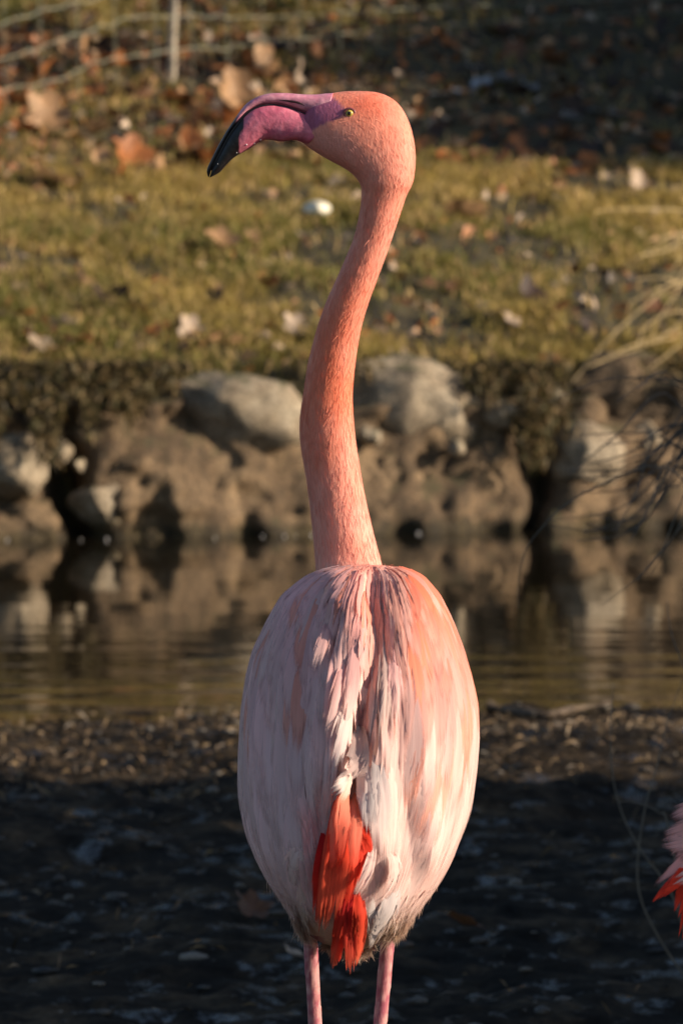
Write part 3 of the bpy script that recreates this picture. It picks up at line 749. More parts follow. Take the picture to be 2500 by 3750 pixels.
shrub('evergreen_hedge', 'clipped evergreen hedge shading the mud shore', 3.2, 4.4, 9.6, 14.8, 2.4, 26000, 301)
shrub('evergreen_shrub', 'low dark evergreen shrub shading the top of the bank', 2.6, 3.6, 28.2, 36.0, 1.3, 30000, 303, 0.07, 'shrub')
shrub('evergreen_shrub', 'tall open evergreen shrub casting dappled shade on the fence', 3.4, 5.2, 28.9, 37.0, 2.7, 5200, 305, 0.075, 'shrub')
shrub('evergreen_hedge', 'long dark evergreen hedge along the top of the bank', -9, 9, 35.2, 36.6, 2.6, 34000, 307, 0.10)
def far_tree(x, d, h, r, seed, label='dark evergreen tree on the rise beyond the bank', group='evergreen trees beyond the bank'):
    e = bpy.data.objects.new('evergreen_tree', None); col.objects.link(e); z = float(ground_z(x, d)); e.location = (x, d - CAM_D, z)
    tag(e, label, 'tree', group)
    V, q = tube_arrays([np.array([0, 0, -0.2]), np.array([0.1, 0, h * 0.5]), np.array([0, 0, h * 0.95])], [0.25, 0.16, 0.03], 8)
    link('trunk', mesh_np('trunk', V, q, True), M_BARK, e)
    def fn(g, N):
        t = g.uniform(0, 1, N) ** 1.3; rr = r * (1 - t) ** 0.8 * np.sqrt(g.uniform(0.05, 1, N)); a = g.uniform(0, 6.283, N)
        return np.stack([rr * np.cos(a), rr * np.sin(a), 0.05 * h + t * h * 0.97 - rr * 0.15], -1)
    link('crown', leaf_mass(7000, fn, 0.24, GREEN, seed), M_EVERGREEN, e)
for i, (x, d, h, r) in enumerate([(-9, 39, 9, 2.8), (-5.5, 41, 11, 3.0), (-2.4, 38.5, 9, 2.6), (0.6, 40, 10, 2.8), (3.6, 38.5, 9, 2.6), (6.8, 41, 12, 3.0), (10.5, 39, 9, 2.8)]):
    far_tree(x, d, h, r, 400 + i)
#BIRD
# ------------------------------------------------------------------ flamingo
BX = 1310.0; S = 3800.0        # the bird's mid line in the photograph, pixels per metre at its distance
GZ = 0.03
def LX(px): return (np.asarray(px, float) - BX) / S
def LZ(py): return 0.95 - GZ - (np.asarray(py, float) - 1875) / S
T_PY = [2084, 2092, 2105, 2130, 2200, 2300, 2400, 2500, 2600, 2700, 2800, 2900, 3000, 3100, 3200, 3300, 3350, 3400, 3440, 3462, 3472]
T_XL = [1320, 1215, 1160, 1108, 1022, 967, 922, 899, 884, 880, 880, 882, 890, 917, 967, 1040, 1062, 1090, 1150, 1225, 1290]
T_XR = [1400, 1475, 1520, 1566, 1622, 1668, 1703, 1730, 1748, 1750, 1738, 1724, 1708, 1672, 1618, 1545, 1515, 1470, 1415, 1370, 1320]
N_PY = [2084, 2200, 2300, 2500, 2800, 3100, 3300, 3400, 3472]
N_YN = [0.055, -0.012, -0.045, -0.090, -0.135, -0.160, -0.150, -0.115, -0.06]
N_YF = [0.075, 0.135, 0.160, 0.170, 0.150, 0.090, 0.030, 0.005, -0.04]
def smooth_table(xp, fp):
    g = np.linspace(xp[0], xp[-1], 600); v = np.interp(g, xp, fp)
    k = np.hanning(41); k /= k.sum()
    vp = np.concatenate([np.linspace(2 * v[0] - v[20], v[0], 20, endpoint=False), v, np.linspace(v[-1], 2 * v[-1] - v[-21], 21)[1:]])
    return g, np.convolve(vp, k, 'valid')
T_XL = [x + 14 + 13 * float(sstep(2850, 3150, y)) for x, y in zip(T_XL, T_PY)]; T_XR = [x - 14 - 13 * float(sstep(2850, 3150, y)) for x, y in zip(T_XR, T_PY)]
gN, vN = smooth_table(N_PY, N_YN); gF, vF = smooth_table(N_PY, N_YF)
def groove_x(py): return np.interp(py, [2090, 2200, 2350, 2500, 2650, 2800, 2900], [1365, 1352, 1375, 1345, 1312, 1298, 1290])
def relief(px, py):
    fade = sstep(2070, 2170, py) * (1 - sstep(2780, 3020, py))
    g = px - groove_x(py)
    wl = np.interp(py, [2100, 2250, 2500, 2750, 2950], [150, 125, 150, 140, 110])     # breadth of the lit ridge left of the groove
    left = sstep(-wl - 42, -wl + 12, g) * (1 - sstep(-60, -5, g))
    r = -0.024 * np.exp(-(g / np.where(g < 0, 26, 48)) ** 2) + 0.022 * left + 0.006 * np.exp(-((g - 190) / 80) ** 2) - 0.010 * np.exp(-((g + wl + 90) / 70) ** 2)
    # soft long folds of the folded wings
    fold = (0.0045 * np.sin((px - 1310) / 41.0 + py / 420.0) + 0.003 * np.sin((px - 1310) / 23.0 - py / 300.0 + 1.3)) * sstep(2250, 2500, py) * (1 - sstep(3100, 3300, py))
    return r * fade + fold
def torso(phi, py):
    """point on the trunk: phi 0 faces the camera side, positive to the right"""
    phi, py = np.broadcast_arrays(np.asarray(phi, float), np.asarray(py, float))
    xl = np.interp(py, T_PY, T_XL); xr = np.interp(py, T_PY, T_XR)
    yn = np.interp(py, gN, vN); yf = np.interp(py, gF, vF)
    xm = (xl + xr) / 2; A = (xr - xl) / 2
    ys = yn + (yf - yn) * 0.52
    px = xm + A * np.sin(phi)
    c = np.cos(phi)
    y = np.where(c > 0, ys - (ys - yn) * np.abs(c) ** 0.9, ys + (yf - ys) * np.abs(c) ** 0.9)
    y = y - relief(px, py) * (c > 0) * np.clip(c * 3, 0, 1)
    return np.stack([LX(px), y, LZ(py)], -1)
def torso_n(phi, py):
    e = 0.02
    a = torso(phi + e, py) - torso(phi - e, py); b = torso(phi, py + 4) - torso(phi, py - 4)
    n = np.cross(b, a); l = np.linalg.norm(n, axis=-1, keepdims=True); return n / (l + 1e-12)
def phi_of(px, py):
    xl = np.interp(py, T_PY, T_XL); xr = np.interp(py, T_PY, T_XR)
    return np.arcsin(np.clip((px - (xl + xr) / 2) / ((xr - xl) / 2), -0.999, 0.999))

def loft(rings):
    """rings: (m, n, 3) closed rings -> verts, faces with capped ends"""
    m, n, _ = rings.shape
    i = np.arange(m * n).reshape(m, n); j = np.roll(i, -1, 1)
    q = np.stack([i[:-1], j[:-1], j[1:], i[1:]], -1).reshape(-1, 4)
    V = np.concatenate([rings.reshape(-1, 3), rings[0].mean(0)[None], rings[-1].mean(0)[None]])
    c0, c1 = m * n, m * n + 1
    t = np.concatenate([np.stack([np.full(n, c0), j[0], i[0]], -1), np.stack([np.full(n, c1), i[-1], j[-1]], -1)])
    return V, q, t

def pair_loft(pairs, steps=6, n=28, expo=1.0):
    """pairs: (inner px, inner py, outer px, outer py, half depth, y) stations across a limb"""
    P = smooth_path(np.array(pairs, float), (len(pairs) - 1) * steps + 1)
    a = np.linspace(0, 2 * np.pi, n, endpoint=False); rings = []
    for ix, iy, ox, oy, hd, yy in P:
        pi_ = np.array([float(LX(ix)), yy, float(LZ(iy))]); po = np.array([float(LX(ox)), yy, float(LZ(oy))])
        c, h = (pi_ + po) / 2, (po - pi_) / 2
        ca, sa = np.cos(a), np.sin(a)
        ca = np.sign(ca) * np.abs(ca) ** expo; sa = np.sign(sa) * np.abs(sa) ** expo
        rings.append(c + h * ca[:, None] + np.array([0, -1, 0]) * (hd * sa)[:, None])
    return np.array(rings)

def zp(zx, zy): return (700 + 0.574 * zx, 280 + 0.574 * zy)      # head detail coordinates
def pr(a, b, hd, y): return (*zp(*a), *zp(*b), hd, y)
K_ = 1.5945
neck = [(l * K_, yy * K_, r * K_, yy * K_, hd, dy) for yy, l, r, hd, dy in [
    (1500, 735, 915, .036, .10), (1400, 728, 900, .034, .125), (1310, 722, 877, .032, .14), (1250, 717, 861, .031, .142), (1150, 706, 838, .030, .142), (1050, 690, 821, .030, .138), (1000, 685, 815, .029, .134),
    (950, 689, 811, .028, .130), (900, 697, 811, .026, .126), (850, 704, 816, .025, .122), (800, 716, 823, .024, .118), (750, 730, 833, .024, .113), (700, 748, 848, .023, .108),
    (650, 770, 866, .023, .104), (600, 792, 885, .022, .100), (550, 812, 902, .022, .097), (500, 824, 919, .022, .094), (450, 830, 936, .0225, .092)]]
HY = 0.090
head = [pr((1080, 700), (1418, 690), .0235, HY), pr((1045, 645), (1432, 610), .0245, HY), pr((1000, 607), (1438, 520), .0255, HY), pr((945, 574), (1428, 420), .0262, HY),
        pr((895, 550), (1398, 300), .0265, HY), pr((845, 522), (1330, 178), .0265, HY), pr((795, 492), (1225, 110), .0255, HY), pr((750, 462), (1100, 92), .0235, HY),
        pr((710, 430), (975, 95), .0205, HY), pr((685, 405), (870, 109), .0175, HY), pr((640, 380), (800, 122), .0140, HY)]
rings_nh = pair_loft(neck + head, 5, 32, 0.95)

def limb(P, rr, n=16):
    V, q = tube_arrays(smooth_path(P, 40), np.interp(np.linspace(0, len(P) - 1, 40), np.arange(len(P)), rr), n)
    return V, q
def leg_pts(px0, px1, y0):
    a = np.array([float(LX(px0)), y0, float(LZ(3330))]); b = np.array([float(LX(px1)), y0 - 0.005, float(LZ(3750))])
    d = (b - a) / (b[2] - a[2])
    hz = 0.285; kn = a + d * (hz - a[2]) + np.array([0, -0.012, 0])
    ft = np.array([kn[0] * 0.9, kn[1] + 0.045, 0.012])
    return a, b, kn, ft

bm_parts = []
ph = np.linspace(-np.pi, np.pi, 96, endpoint=False); pys = np.unique(np.concatenate([np.linspace(2085, 2140, 14), np.linspace(2140, 3380, 90), np.linspace(3380, 3471, 16)]))
TR = torso(ph[None, :], pys[:, None])
V, q, t = loft(TR); bm_parts.append((V, q, t))
V, q, t = loft(rings_nh); bm_parts.append((V, q, t))
legs = []
for (p0, p1, y0) in ((1128, 1152, 0.020), (1432, 1394, 0.020)):
    a, b, kn, ft = leg_pts(p0, p1, y0); legs.append((a, b, kn, ft))
    P = [a + (a - b) * 0.12, a, b, kn + (b - kn) * 0.25, kn, kn + (ft - kn) * 0.2, ft]
    Vl, ql = limb(P, [0.020, 0.0078, 0.0072, 0.0072, 0.0105, 0.0072, 0.0075], 16)
    m = len(Vl) // 16; Vl, ql, tl = loft(Vl.reshape(m, 16, 3)); bm_parts.append((Vl, ql, tl))
    # webbed foot: three toes forward with a web between
    for ang in (-32, 0, 32):
        tp = ft + np.array([0.085 * math.sin(R(ang)), 0.085 * math.cos(R(ang)), -0.006])
        Vl, ql = limb([ft + np.array([0, -0.006, 0.002]), (ft + tp) / 2 + np.array([0, 0, 0.003]), tp], [0.0085, 0.006, 0.0045], 12)
        Vl, ql, tl = loft(Vl.reshape(-1, 12, 3)); bm_parts.append((Vl, ql, tl))
    wv = []
    for zz in (0.0015, 0.0085):
        wv += [ft + np.array([0, -0.004, zz - ft[2]])] + [np.array([ft[0] + rr_ * math.sin(R(ang)), ft[1] + rr_ * math.cos(R(ang)), zz]) for ang, rr_ in ((-32, .08), (-16, .066), (0, .08), (16, .066), (32, .08))]
    wv = np.array(wv); tq = []
    tt = [(0, k, k + 1) for k in range(1, 5)] + [(6, 6 + k + 1, 6 + k) for k in range(1, 5)]
    qq = [(0, 6, 7, 1), (5, 11, 6, 0)] + [(k, 6 + k, 7 + k, k + 1) for k in range(1, 5)]
    bm_parts.append((wv, np.array(qq), np.array(tt)))
V = []; FQ = []; FT = []; k = 0
for v_, q_, t_ in bm_parts: V.append(v_); FQ.append(q_ + k); FT.append(t_ + k); k += len(v_)
me = mesh_np('body_raw', np.concatenate(V), [np.concatenate(FQ), np.concatenate(FT)], True)
tmp = bpy.data.objects.new('tmp', me); col.objects.link(tmp)
bm = bmesh.new(); bm.from_mesh(me); bmesh.ops.recalc_face_normals(bm, faces=bm.faces); bm.to_mesh(me); bm.free()
md = tmp.modifiers.new('r', 'REMESH'); md.mode = 'VOXEL'; md.voxel_size = 0.0032; md.use_smooth_shade = True
md = tmp.modifiers.new('s', 'SMOOTH'); md.iterations = 5; md.factor = 0.5
dg = bpy.context.evaluated_depsgraph_get(); dg.update()
body_me = bpy.data.meshes.new_from_object(tmp.evaluated_get(dg)); bpy.data.objects.remove(tmp)
body_me.name = 'body'; body_me.materials.clear(); body_me.materials.append(M_BODY)
nv = len(body_me.vertices); co = np.empty(nv * 3, np.float32); body_me.vertices.foreach_get('co', co); co = co.reshape(-1, 3).astype(float)

def px_of(P): return P[:, 0] * S + BX, 1875 - (P[:, 2] - 0.95 + GZ) * S
def lerp3(k, a, b): return np.asarray(a)[None] * (1 - k[:, None]) + np.asarray(b)[None] * k[:, None]
def body_colour(P):
    px, py = px_of(P)
    n = fbm(px / 55, py / 120, 501, 3)
    # neck: coral, deepest around its middle, pinker towards the body
    k = np.interp(py, [330, 450, 620, 900, 1300, 1480, 1600, 1900, 2090, 2200], [0.75, 0.62, 0.42, 0.55, 0.85, 1.0, 0.6, 0.30, 0.2, 0.15])
    c = lerp3(np.clip(k + 0.35 * n, 0, 1), (0.90, 0.43, 0.355), (0.90, 0.26, 0.15))
    # cheek and throat paler pink, crown redder
    zx, zy = (px - 700) / 0.574, (py - 280) / 0.574
    headm = sstep(1000, 800, zy)
    throat = np.clip(1.1 - np.hypot((zx - 850) / 300, (zy - 430) / 190), 0, 1) * headm
    c = c * (1 - 0.8 * throat[:, None]) + np.array([[0.86, 0.42, 0.36]]) * 0.8 * throat[:, None]
    crown = np.exp(-((zx - 1120) / 190) ** 2 - ((zy - 180) / 75) ** 2) * headm
    c = c * (1 - 0.7 * crown[:, None]) + np.array([[0.76, 0.16, 0.09]]) * 0.7 * crown[:, None]
    # bare skin in front of the eye
    fx = np.interp(zy, [100, 160, 215, 265, 310, 400, 430], [860, 935, 985, 955, 830, 690, 670])
    lore = sstep(12, -12, zx - fx) * headm
    c = c * (1 - lore[:, None]) + np.array([[0.42, 0.13, 0.24]]) * lore[:, None]
    # trunk: white pink
    tr = sstep(2075, 2110, py) * 1.0
    k2 = np.clip(sstep(2500, 2100, py) + 0.5 * n, 0, 1)
    ct = lerp3(k2, (0.82, 0.64, 0.58), (0.82, 0.44, 0.38))
    vent = sstep(3250, 3400, py)
    ct = ct * (1 - 0.45 * vent[:, None]) + np.array([[0.66, 0.50, 0.32]]) * 0.45 * vent[:, None]
    tr = tr * (P[:, 1] < 0.115) + (py > 2300) * (P[:, 1] >= 0.115); tr = np.clip(tr, 0, 1)
    c = c * (1 - tr[:, None]) + ct * tr[:, None]
    lg = (P[:, 2] < float(LZ(3400))) & ((np.abs(px - 1140) < 45) | (np.abs(px - 1412) < 52)) | (P[:, 2] < float(LZ(3480)))
    lc = lerp3(np.clip(0.5 + 1.6 * fbm(px / 9, py / 28, 511, 2), 0, 1), (0.40, 0.11, 0.16), (0.64, 0.36, 0.36))
    c[lg] = lc[lg]
    kn = np.exp(-((P[:, 2] - 0.285) / 0.02) ** 2) * lg
    c = c * (1 - 0.4 * kn[:, None]) + np.array([[0.35, 0.05, 0.08]]) * 0.4 * kn[:, None]
    return c
bc = body_colour(co)
ca = body_me.color_attributes.new('Col', 'FLOAT_COLOR', 'POINT'); c4 = np.ones((nv, 4), np.float32); c4[:, :3] = bc; ca.data.foreach_set('color', c4.ravel())

flam = bpy.data.objects.new('flamingo', None); col.objects.link(flam); flam.location = ((BX - 1250) / S, 0, GZ)
tag(flam, 'pink flamingo seen from behind, head turned sideways, standing on the mud', 'flamingo', 'flamingos on the shore')
link('body', body_me, None, flam)
bvh = BVHTree.FromPolygons([tuple(c) for c in co], [tuple(p.vertices) for p in body_me.polygons])

# bill
def bill_colour(P, upper):
    px, py = px_of(P); zx, zy = (px - 700) / 0.574, (py - 280) / 0.574
    n = fbm(zx / 40, zy / 40, 521, 3)
    pink = lerp3(np.clip(0.5 + n, 0, 1), (0.70, 0.25, 0.36), (0.78, 0.38, 0.46)) if upper else lerp3(np.clip(0.5 + n, 0, 1), (0.70, 0.15, 0.25), (0.78, 0.25, 0.34))
    if upper: blk = sstep(305, 275, zx + 10 * n) 
    else: blk = sstep(6, -6, zx - np.interp(zy, [200, 300, 380, 500], [480, 365, 302, 308]) * 1.0 + 14 * n) * (zx < 330)
    edge = 0
    return pink * (1 - blk[:, None]) + np.array([[0.012, 0.011, 0.013]]) * blk[:, None]
UP = [((850, 285), (905, 106), .0150), ((800, 266), (850, 110), .0140), ((740, 240), (785, 116), .0125), ((680, 214), (700, 114), .0110), ((600, 189), (600, 107), .0098), ((520, 178), (500, 109), .0090), ((450, 183), (420, 130), .0084),
      ((385, 206), (350, 172), .0080), ((330, 250), (300, 232), .0076), ((284, 305), (255, 297), .0072), ((243, 360), (212, 362), .0068), ((200, 438), (165, 445), .0062), ((155, 528), (120, 535), .0055), ((120, 602), (92, 600), .0045), ((107, 648), (97, 640), .0018)]
LW = [((740, 440), (870, 292), .0165), ((665, 410), (800, 268), .0160), ((610, 415), (738, 246), .0150), ((565, 418), (668, 220), .0143), ((515, 410), (600, 196), .0138), ((465, 408), (521, 185), .0134), ((420, 428), (452, 190), .0130), ((370, 462), (388, 213), .0126),
      ((325, 487), (336, 256), .0120), ((290, 506), (290, 310), .0112), ((250, 536), (248, 366), .0102), ((215, 572), (205, 443), .0090), ((175, 616), (160, 532), .0076), ((132, 641), (124, 605), .0056), ((112, 651), (110, 648), .0018)]
LW = [(a_, (b_[0] + (b_[0] - a_[0]) * 0.06, b_[1] + (b_[1] - a_[1]) * 0.06) if i_ < 13 else b_, h_) for i_, (a_, b_, h_) in enumerate(LW)]
for nm, st, up in (('upper_bill', UP, True), ('lower_bill', LW, False)):
    rg = pair_loft([pr(a, b, hd, HY - 0.001) for a, b, hd in st], 6, 24, 0.85)
    V, q, t = loft(rg)
    o_ = link(nm, mesh_np(nm, V, [q, t], True, bill_colour(V, up)), M_BILL, flam)
    if up: upper = o_
    else: lower = o_
# nostril slit and gape line follow the bill's surface
def surf_strip(obj, pts, wpx, depth, mat, name, parent, taper=None):
    me_ = obj.data; b = BVHTree.FromPolygons([tuple(v.co) for v in me_.vertices], [tuple(p.vertices) for p in me_.polygons])
    P = smooth_path(np.array(pts, float), 20); ctr = []
    for zx, zy in P:
        px, py = zp(zx, zy); h = b.ray_cast(Vector((float(LX(px)), -1, float(LZ(py)))), Vector((0, 1, 0)))
        ctr.append(np.array(h[0]) if h[0] else np.array([float(LX(px)), HY - 0.012, float(LZ(py))]))
    V, q = tube_arrays(np.array(ctr) + np.array([0, depth, 0]), wpx * (np.sin(np.linspace(0.15, math.pi - 0.15, 20)) if taper is None else np.linspace(*taper, 20)), 6)
    return link(name, mesh_np(name, V, q, True), mat, parent)
surf_strip(upper, [(555, 152), (620, 158), (680, 168), (722, 188)], 0.0012, 0.0002, M_NOSTRIL, 'nostril', upper)
surf_strip(lower, [(800, 266), (738, 246), (668, 219), (600, 195), (521, 184), (452, 189), (388, 212), (336, 255), (290, 309), (248, 365), (205, 440), (160, 530), (125, 603)], 0.0011, 0.0, M_BLACK, 'gape_line', lower, (0.7, 1.7))
for zx, zy, rr_ in ((348, 438, .0008), (398, 430, .0008), (436, 407, .0008), (163, 562, .0005), (285, 490, .0006)):
    px, py = zp(zx, zy); me_ = lower.data; b = BVHTree.FromPolygons([tuple(v.co) for v in me_.vertices], [tuple(p.vertices) for p in me_.polygons])
    h = b.ray_cast(Vector((float(LX(px)), -1, float(LZ(py)))), Vector((0, 1, 0)))
    if h[0] is None: continue
    bm = bmesh.new(); bmesh.ops.create_icosphere(bm, subdivisions=2, radius=rr_); me2 = bpy.data.meshes.new('water_drop'); bm.to_mesh(me2); bm.free()
    me2.polygons.foreach_set('use_smooth', [True] * len(me2.polygons))
    link('water_drop', me2, M_DROP, lower, h[0])
# eye
ex, ey = zp(1010, 238); h = bvh.ray_cast(Vector((float(LX(ex)), -1, float(LZ(ey)))), Vector((0, 1, 0))); ec = np.array(h[0]); en = Vector((0.0, -1, 0.05)).normalized()
def ball(name, c, r, mat, parent, sc3=(1, 1, 1)):
    bm = bmesh.new(); bmesh.ops.create_uvsphere(bm, u_segments=24, v_segments=16, radius=r); 
    for vv in bm.verts: vv.co = Vector((vv.co.x * sc3[0], vv.co.y * sc3[1], vv.co.z * sc3[2]))
    me_ = bpy.data.meshes.new(name); bm.to_mesh(me_); bm.free(); me_.polygons.foreach_set('use_smooth', [True] * len(me_.polygons))
    return link(name, me_, mat, parent, c)
eye = ball('eye', ec + np.array([0, 0.0025, 0]), 0.0044, M_EYE, flam)
ball('pupil', Vector((-0.0003, -0.0037, 0.0002)), 0.0018, M_PUPIL, eye, (1, 0.8, 1))
a = np.linspace(0, 2 * np.pi, 25); V, q = tube_arrays(np.stack([0.0052 * np.cos(a), 0 * a - 0.0014, 0.0046 * np.sin(a)], -1), 0.0015, 6)
link('eyelid', mesh_np('eyelid', V, q, True), M_EYELID, eye)

# ---- feathers: shingled along the trunk
def feather_mesh(path, nrm, W, c_root, c_tip, seed, cols=9, rows=13, curl=0.25, rag=0.10, pointed=0.28, splay=0.0, soft=0.6, tilt=0.0, rough=1.0):
    """path (k,3) root to tip, nrm (k,3) outward normals"""
    g = np.random.default_rng(seed)
    k = len(path); u = np.linspace(0, 1, k)
    L = np.linalg.norm(np.diff(path, axis=0), axis=1).sum()
    tan = np.gradient(path, axis=0); tan /= np.linalg.norm(tan, axis=1)[:, None] + 1e-9
    acr = np.cross(tan, nrm); acr /= np.linalg.norm(acr, axis=1)[:, None] + 1e-9
    tcol = np.linspace(-1, 1, cols)
    ln = 1 - pointed * np.abs(tcol) ** 2.2 - rag * g.uniform(0, 1, cols) * np.where(np.arange(cols) % 2, 1, 0.25)
    s = np.linspace(0, 1, rows)
    SS = s[:, None] * ln[None, :]
    w = W / 2 * (0.12 + 0.88 * np.sqrt(np.clip(SS * 2.2, 0, 1))) * (1 + splay * SS) * (1 - 0.35 * np.clip((SS - 0.75) / 0.25, 0, 1) ** 2)
    def samp(A): return np.stack([np.interp(SS, u, A[:, i]) for i in range(3)], -1)
    P = samp(path) + samp(acr) * (tcol[None, :] * w)[..., None]
    wob = rough * (0.0007 * g.normal(size=(1, cols)) + 0.0004 * g.normal(size=(rows, cols))) + tilt * W * tcol[None, :] * np.clip(SS * 3, 0, 1)
    P += samp(nrm) * ((-curl * W * tcol[None, :] ** 2 * np.ones_like(SS)) + 0.0006 * np.exp(-(tcol[None, :] / 0.15) ** 2) + wob)[..., None]
    n = rows * cols; i = np.arange(n).reshape(rows, cols)
    q = np.stack([i[:-1, :-1], i[:-1, 1:], i[1:, 1:], i[1:, :-1]], -1).reshape(-1, 4)
    kk = np.clip(SS * 1.08, 0, 1)[..., None] ** 1.8
    C = np.asarray(c_root)[None, None] * (1 - kk) + np.asarray(c_tip)[None, None] * kk
    C = C * g.uniform(0.93, 1.05, (1, cols, 1))
    off = g.uniform(0, 50)
    uv = np.stack([(tcol[None, :] + 1) / 2 * np.ones_like(SS) + off, SS + off], -1)
    me_ = mesh_np('feather', P.reshape(-1, 3), q, True, C.reshape(-1, 3), uv.reshape(-1, 2))
    ea = me_.color_attributes.new('Edge', 'FLOAT_COLOR', 'POINT')
    E = np.ones((n, 4), np.float32); E[:, 0] = np.broadcast_to(np.abs(tcol)[None, :], SS.shape).ravel(); E[:, 1] = np.broadcast_to(s[:, None], SS.shape).ravel(); E[:, 2] = 0
    ea.data.foreach_set('color', E.ravel())
    if soft > 0:
        vn = np.empty(n * 3, np.float32); me_.vertex_normals.foreach_get('vector', vn); vn = vn.reshape(-1, 3)
        sn = samp(nrm).reshape(-1, 3); vn = vn * np.sign((vn * sn).sum(1))[:, None]
        nn = vn * (1 - soft) + sn * soft; nn /= np.linalg.norm(nn, axis=1)[:, None] + 1e-9
        flip = (np.cross(P[1, 0] - P[0, 0], P[0, 1] - P[0, 0]) @ sn[0])
        if flip > 0: me_.flip_normals()
        me_.normals_split_custom_set_from_vertices([tuple(v) for v in nn])
    return me_

WHITE = np.array((0.82, 0.62, 0.58)); PINK = np.array((0.82, 0.45, 0.44)); CORAL = np.array((0.82, 0.23, 0.15)); ORNG = np.array((0.84, 0.25, 0.12))
def plume_colour(px, py, g):
    right = sstep(1330, 1480, px)
    up = sstep(2560, 2130, py)
    k = np.clip(up * (0.30 + 0.85 * right) + 0.10 * g.normal(), 0, 1)
    c = WHITE * (1 - 0.45) + PINK * 0.45 if py < 2700 else WHITE
    c = WHITE * (1 - min(1, 0.25 + up * 0.8)) + PINK * min(1, 0.25 + up * 0.8)
    c = c * (1 - k) + CORAL * k
    lf = float(sstep(1330, 1150, px)); c = c * (1 - 0.65 * lf) + np.array((0.83, 0.54, 0.57)) * 0.65 * lf  # left side tinted lilac: the shaded flank's hue put into the colour
    low = sstep(2900, 3300, py); c = c * (1 - 0.25 * low) + np.array((0.80, 0.68, 0.54)) * 0.25 * low
    return c
feath = []
fi = 0
def near0(px, py): return 0 < px - groove_x(py) < 130 and py < 2800
rows_py = [2094, 2112, 2136, 2166, 2200, 2240, 2285, 2335, 2390, 2450, 2520, 2600, 2690, 2790, 2900, 3010]
gen = np.random.default_rng(77)
for ri, py0 in enumerate(rows_py):
    f = ri / (len(rows_py) - 1)
    Wm = np.interp(f, [0, 0.3, 0.7, 1], [40, 60, 88, 84]) / S; Lpx = np.interp(f, [0, 0.3, 0.6, 1], [150, 270, 520, 400])
    A = (np.interp(py0, T_PY, T_XR) - np.interp(py0, T_PY, T_XL)) / 2 / S
    span = R(205); nfe = max(5, int(span * A * 1.08 / (Wm * 0.84)))
    for j in range(nfe):
        phi0 = -span / 2 + span * (j + 0.25 + (0.5 if ri % 2 else 0) + 0.10 * gen.normal()) / nfe
        if abs(phi0) > R(112): continue
        pyr = py0 + 5 * gen.normal(); L_ = Lpx * gen.uniform(0.9, 1.12)
        pyr = max(pyr, 2088); pye = min(pyr + L_, 3330 + 50 * gen.uniform())
        k = 10; pyv = np.linspace(pyr, pye, k)
        drift = R(gen.normal(0, 1.6)) - 0.10 * np.sign(phi0) * (abs(phi0) / 1.6) * (py0 > 2300)
        phv = phi0 + drift * np.linspace(0, 1, k) ** 1.3
        P = torso(phv, pyv); N_ = torso_n(phv, pyv)
        lift = 0.0012 + np.linspace(0, 1, k) * L_ / S * 0.040 + 0.0001 * gen.normal()
        P = P + N_ * lift[:, None]
        px0 = float(P[3, 0] * S + BX)
        c = plume_colour(px0, pyr, gen)
        ct = c * 0.45 + WHITE * 0.55 if py0 > 2130 else c * 0.8 + WHITE * 0.2
        r_ = gen.uniform()
        streak_p = 0.30 * float(sstep(2800, 2300, pyr)) * (1.0 if px0 > 1330 else 0.25)
        if r_ < streak_p: c = c * 0.45 + ORNG * 0.55; ct = ct * 0.5 + ORNG * 0.5
        elif r_ > 0.88: c = c * 0.65 + WHITE * 0.35; ct = ct * 0.5 + WHITE * 0.5
        if near0(px0, pyr): tp = np.array((0.72, 0.52, 0.49)); c = c * 0.45 + tp * 0.55; ct = ct * 0.55 + tp * 0.45  # taupe puts the shade on the groove's right slope into the colour
        lum = gen.uniform(0.86, 1.06); c = c * lum; ct = ct * lum
        W_ = Wm * gen.uniform(0.8, 1.2)
        near = abs(px0 - groove_x(py0)) < 130 and py0 < 2760
        if near: W_ *= 0.62
        me_ = feather_mesh(P, N_, W_ * 1.25, c, ct, 1000 + fi, 9, 12, 0.02, 0.12 if not near else 0.2, 0.34 if not near else 0.5, soft=0.55 if not near else 0.4, tilt=-np.interp(f, [0, 0.35, 0.7, 1], [0.05, 0.07, 0.10, 0.10]) * np.sign(phi0) * gen.uniform(0.6, 1.4), rough=0.12 if not near else 0.6)
        me_.name = 'back_feather'; feath.append(('back_feather', me_, M_FEATHER)); fi += 1
print('back feathers', fi)

def manual(name, pts, W, c_root, c_tip, out=0.006, mat=None, curl=0.12, rag=0.18, pointed=0.35, yshift=None, cols=9, mid=None):
    global fi
    pts = np.array(pts, float); P2 = smooth_path(pts, 12)
    if P2.shape[1] == 2: P2 = np.concatenate([P2, np.full((12, 1), 0.0)], 1)
    px, py, extra = P2[:, 0], P2[:, 1], P2[:, 2]
    pc = np.clip(py, 2090, 3380); P = torso(phi_of(px, pc), pc); P[:, 0] = LX(px); P[:, 2] = LZ(py)
    N_ = torso_n(phi_of(px, pc), np.clip(pc, 2100, 3300)); N_ = N_ * 0.45 + np.array([0.22, -0.5, 0.12]); N_ /= np.linalg.norm(N_, axis=1)[:, None]
    P[:, 1] -= 0.001 + out * sstep(0, 0.55, np.linspace(0, 1, 12)) + extra / S
    me_ = feather_mesh(P, N_, W / S, c_root, c_tip, 5000 + fi, cols, 14, curl, rag, pointed)
    fi += 1; me_.name = name; feath.append((name, me_, mat or M_FEATHER))
RED = (0.90, 0.065, 0.03); RO = (0.94, 0.085, 0.04); DR = (0.62, 0.012, 0.02); PO = (0.90, 0.36, 0.24); RT = (0.94, 0.16, 0.08)
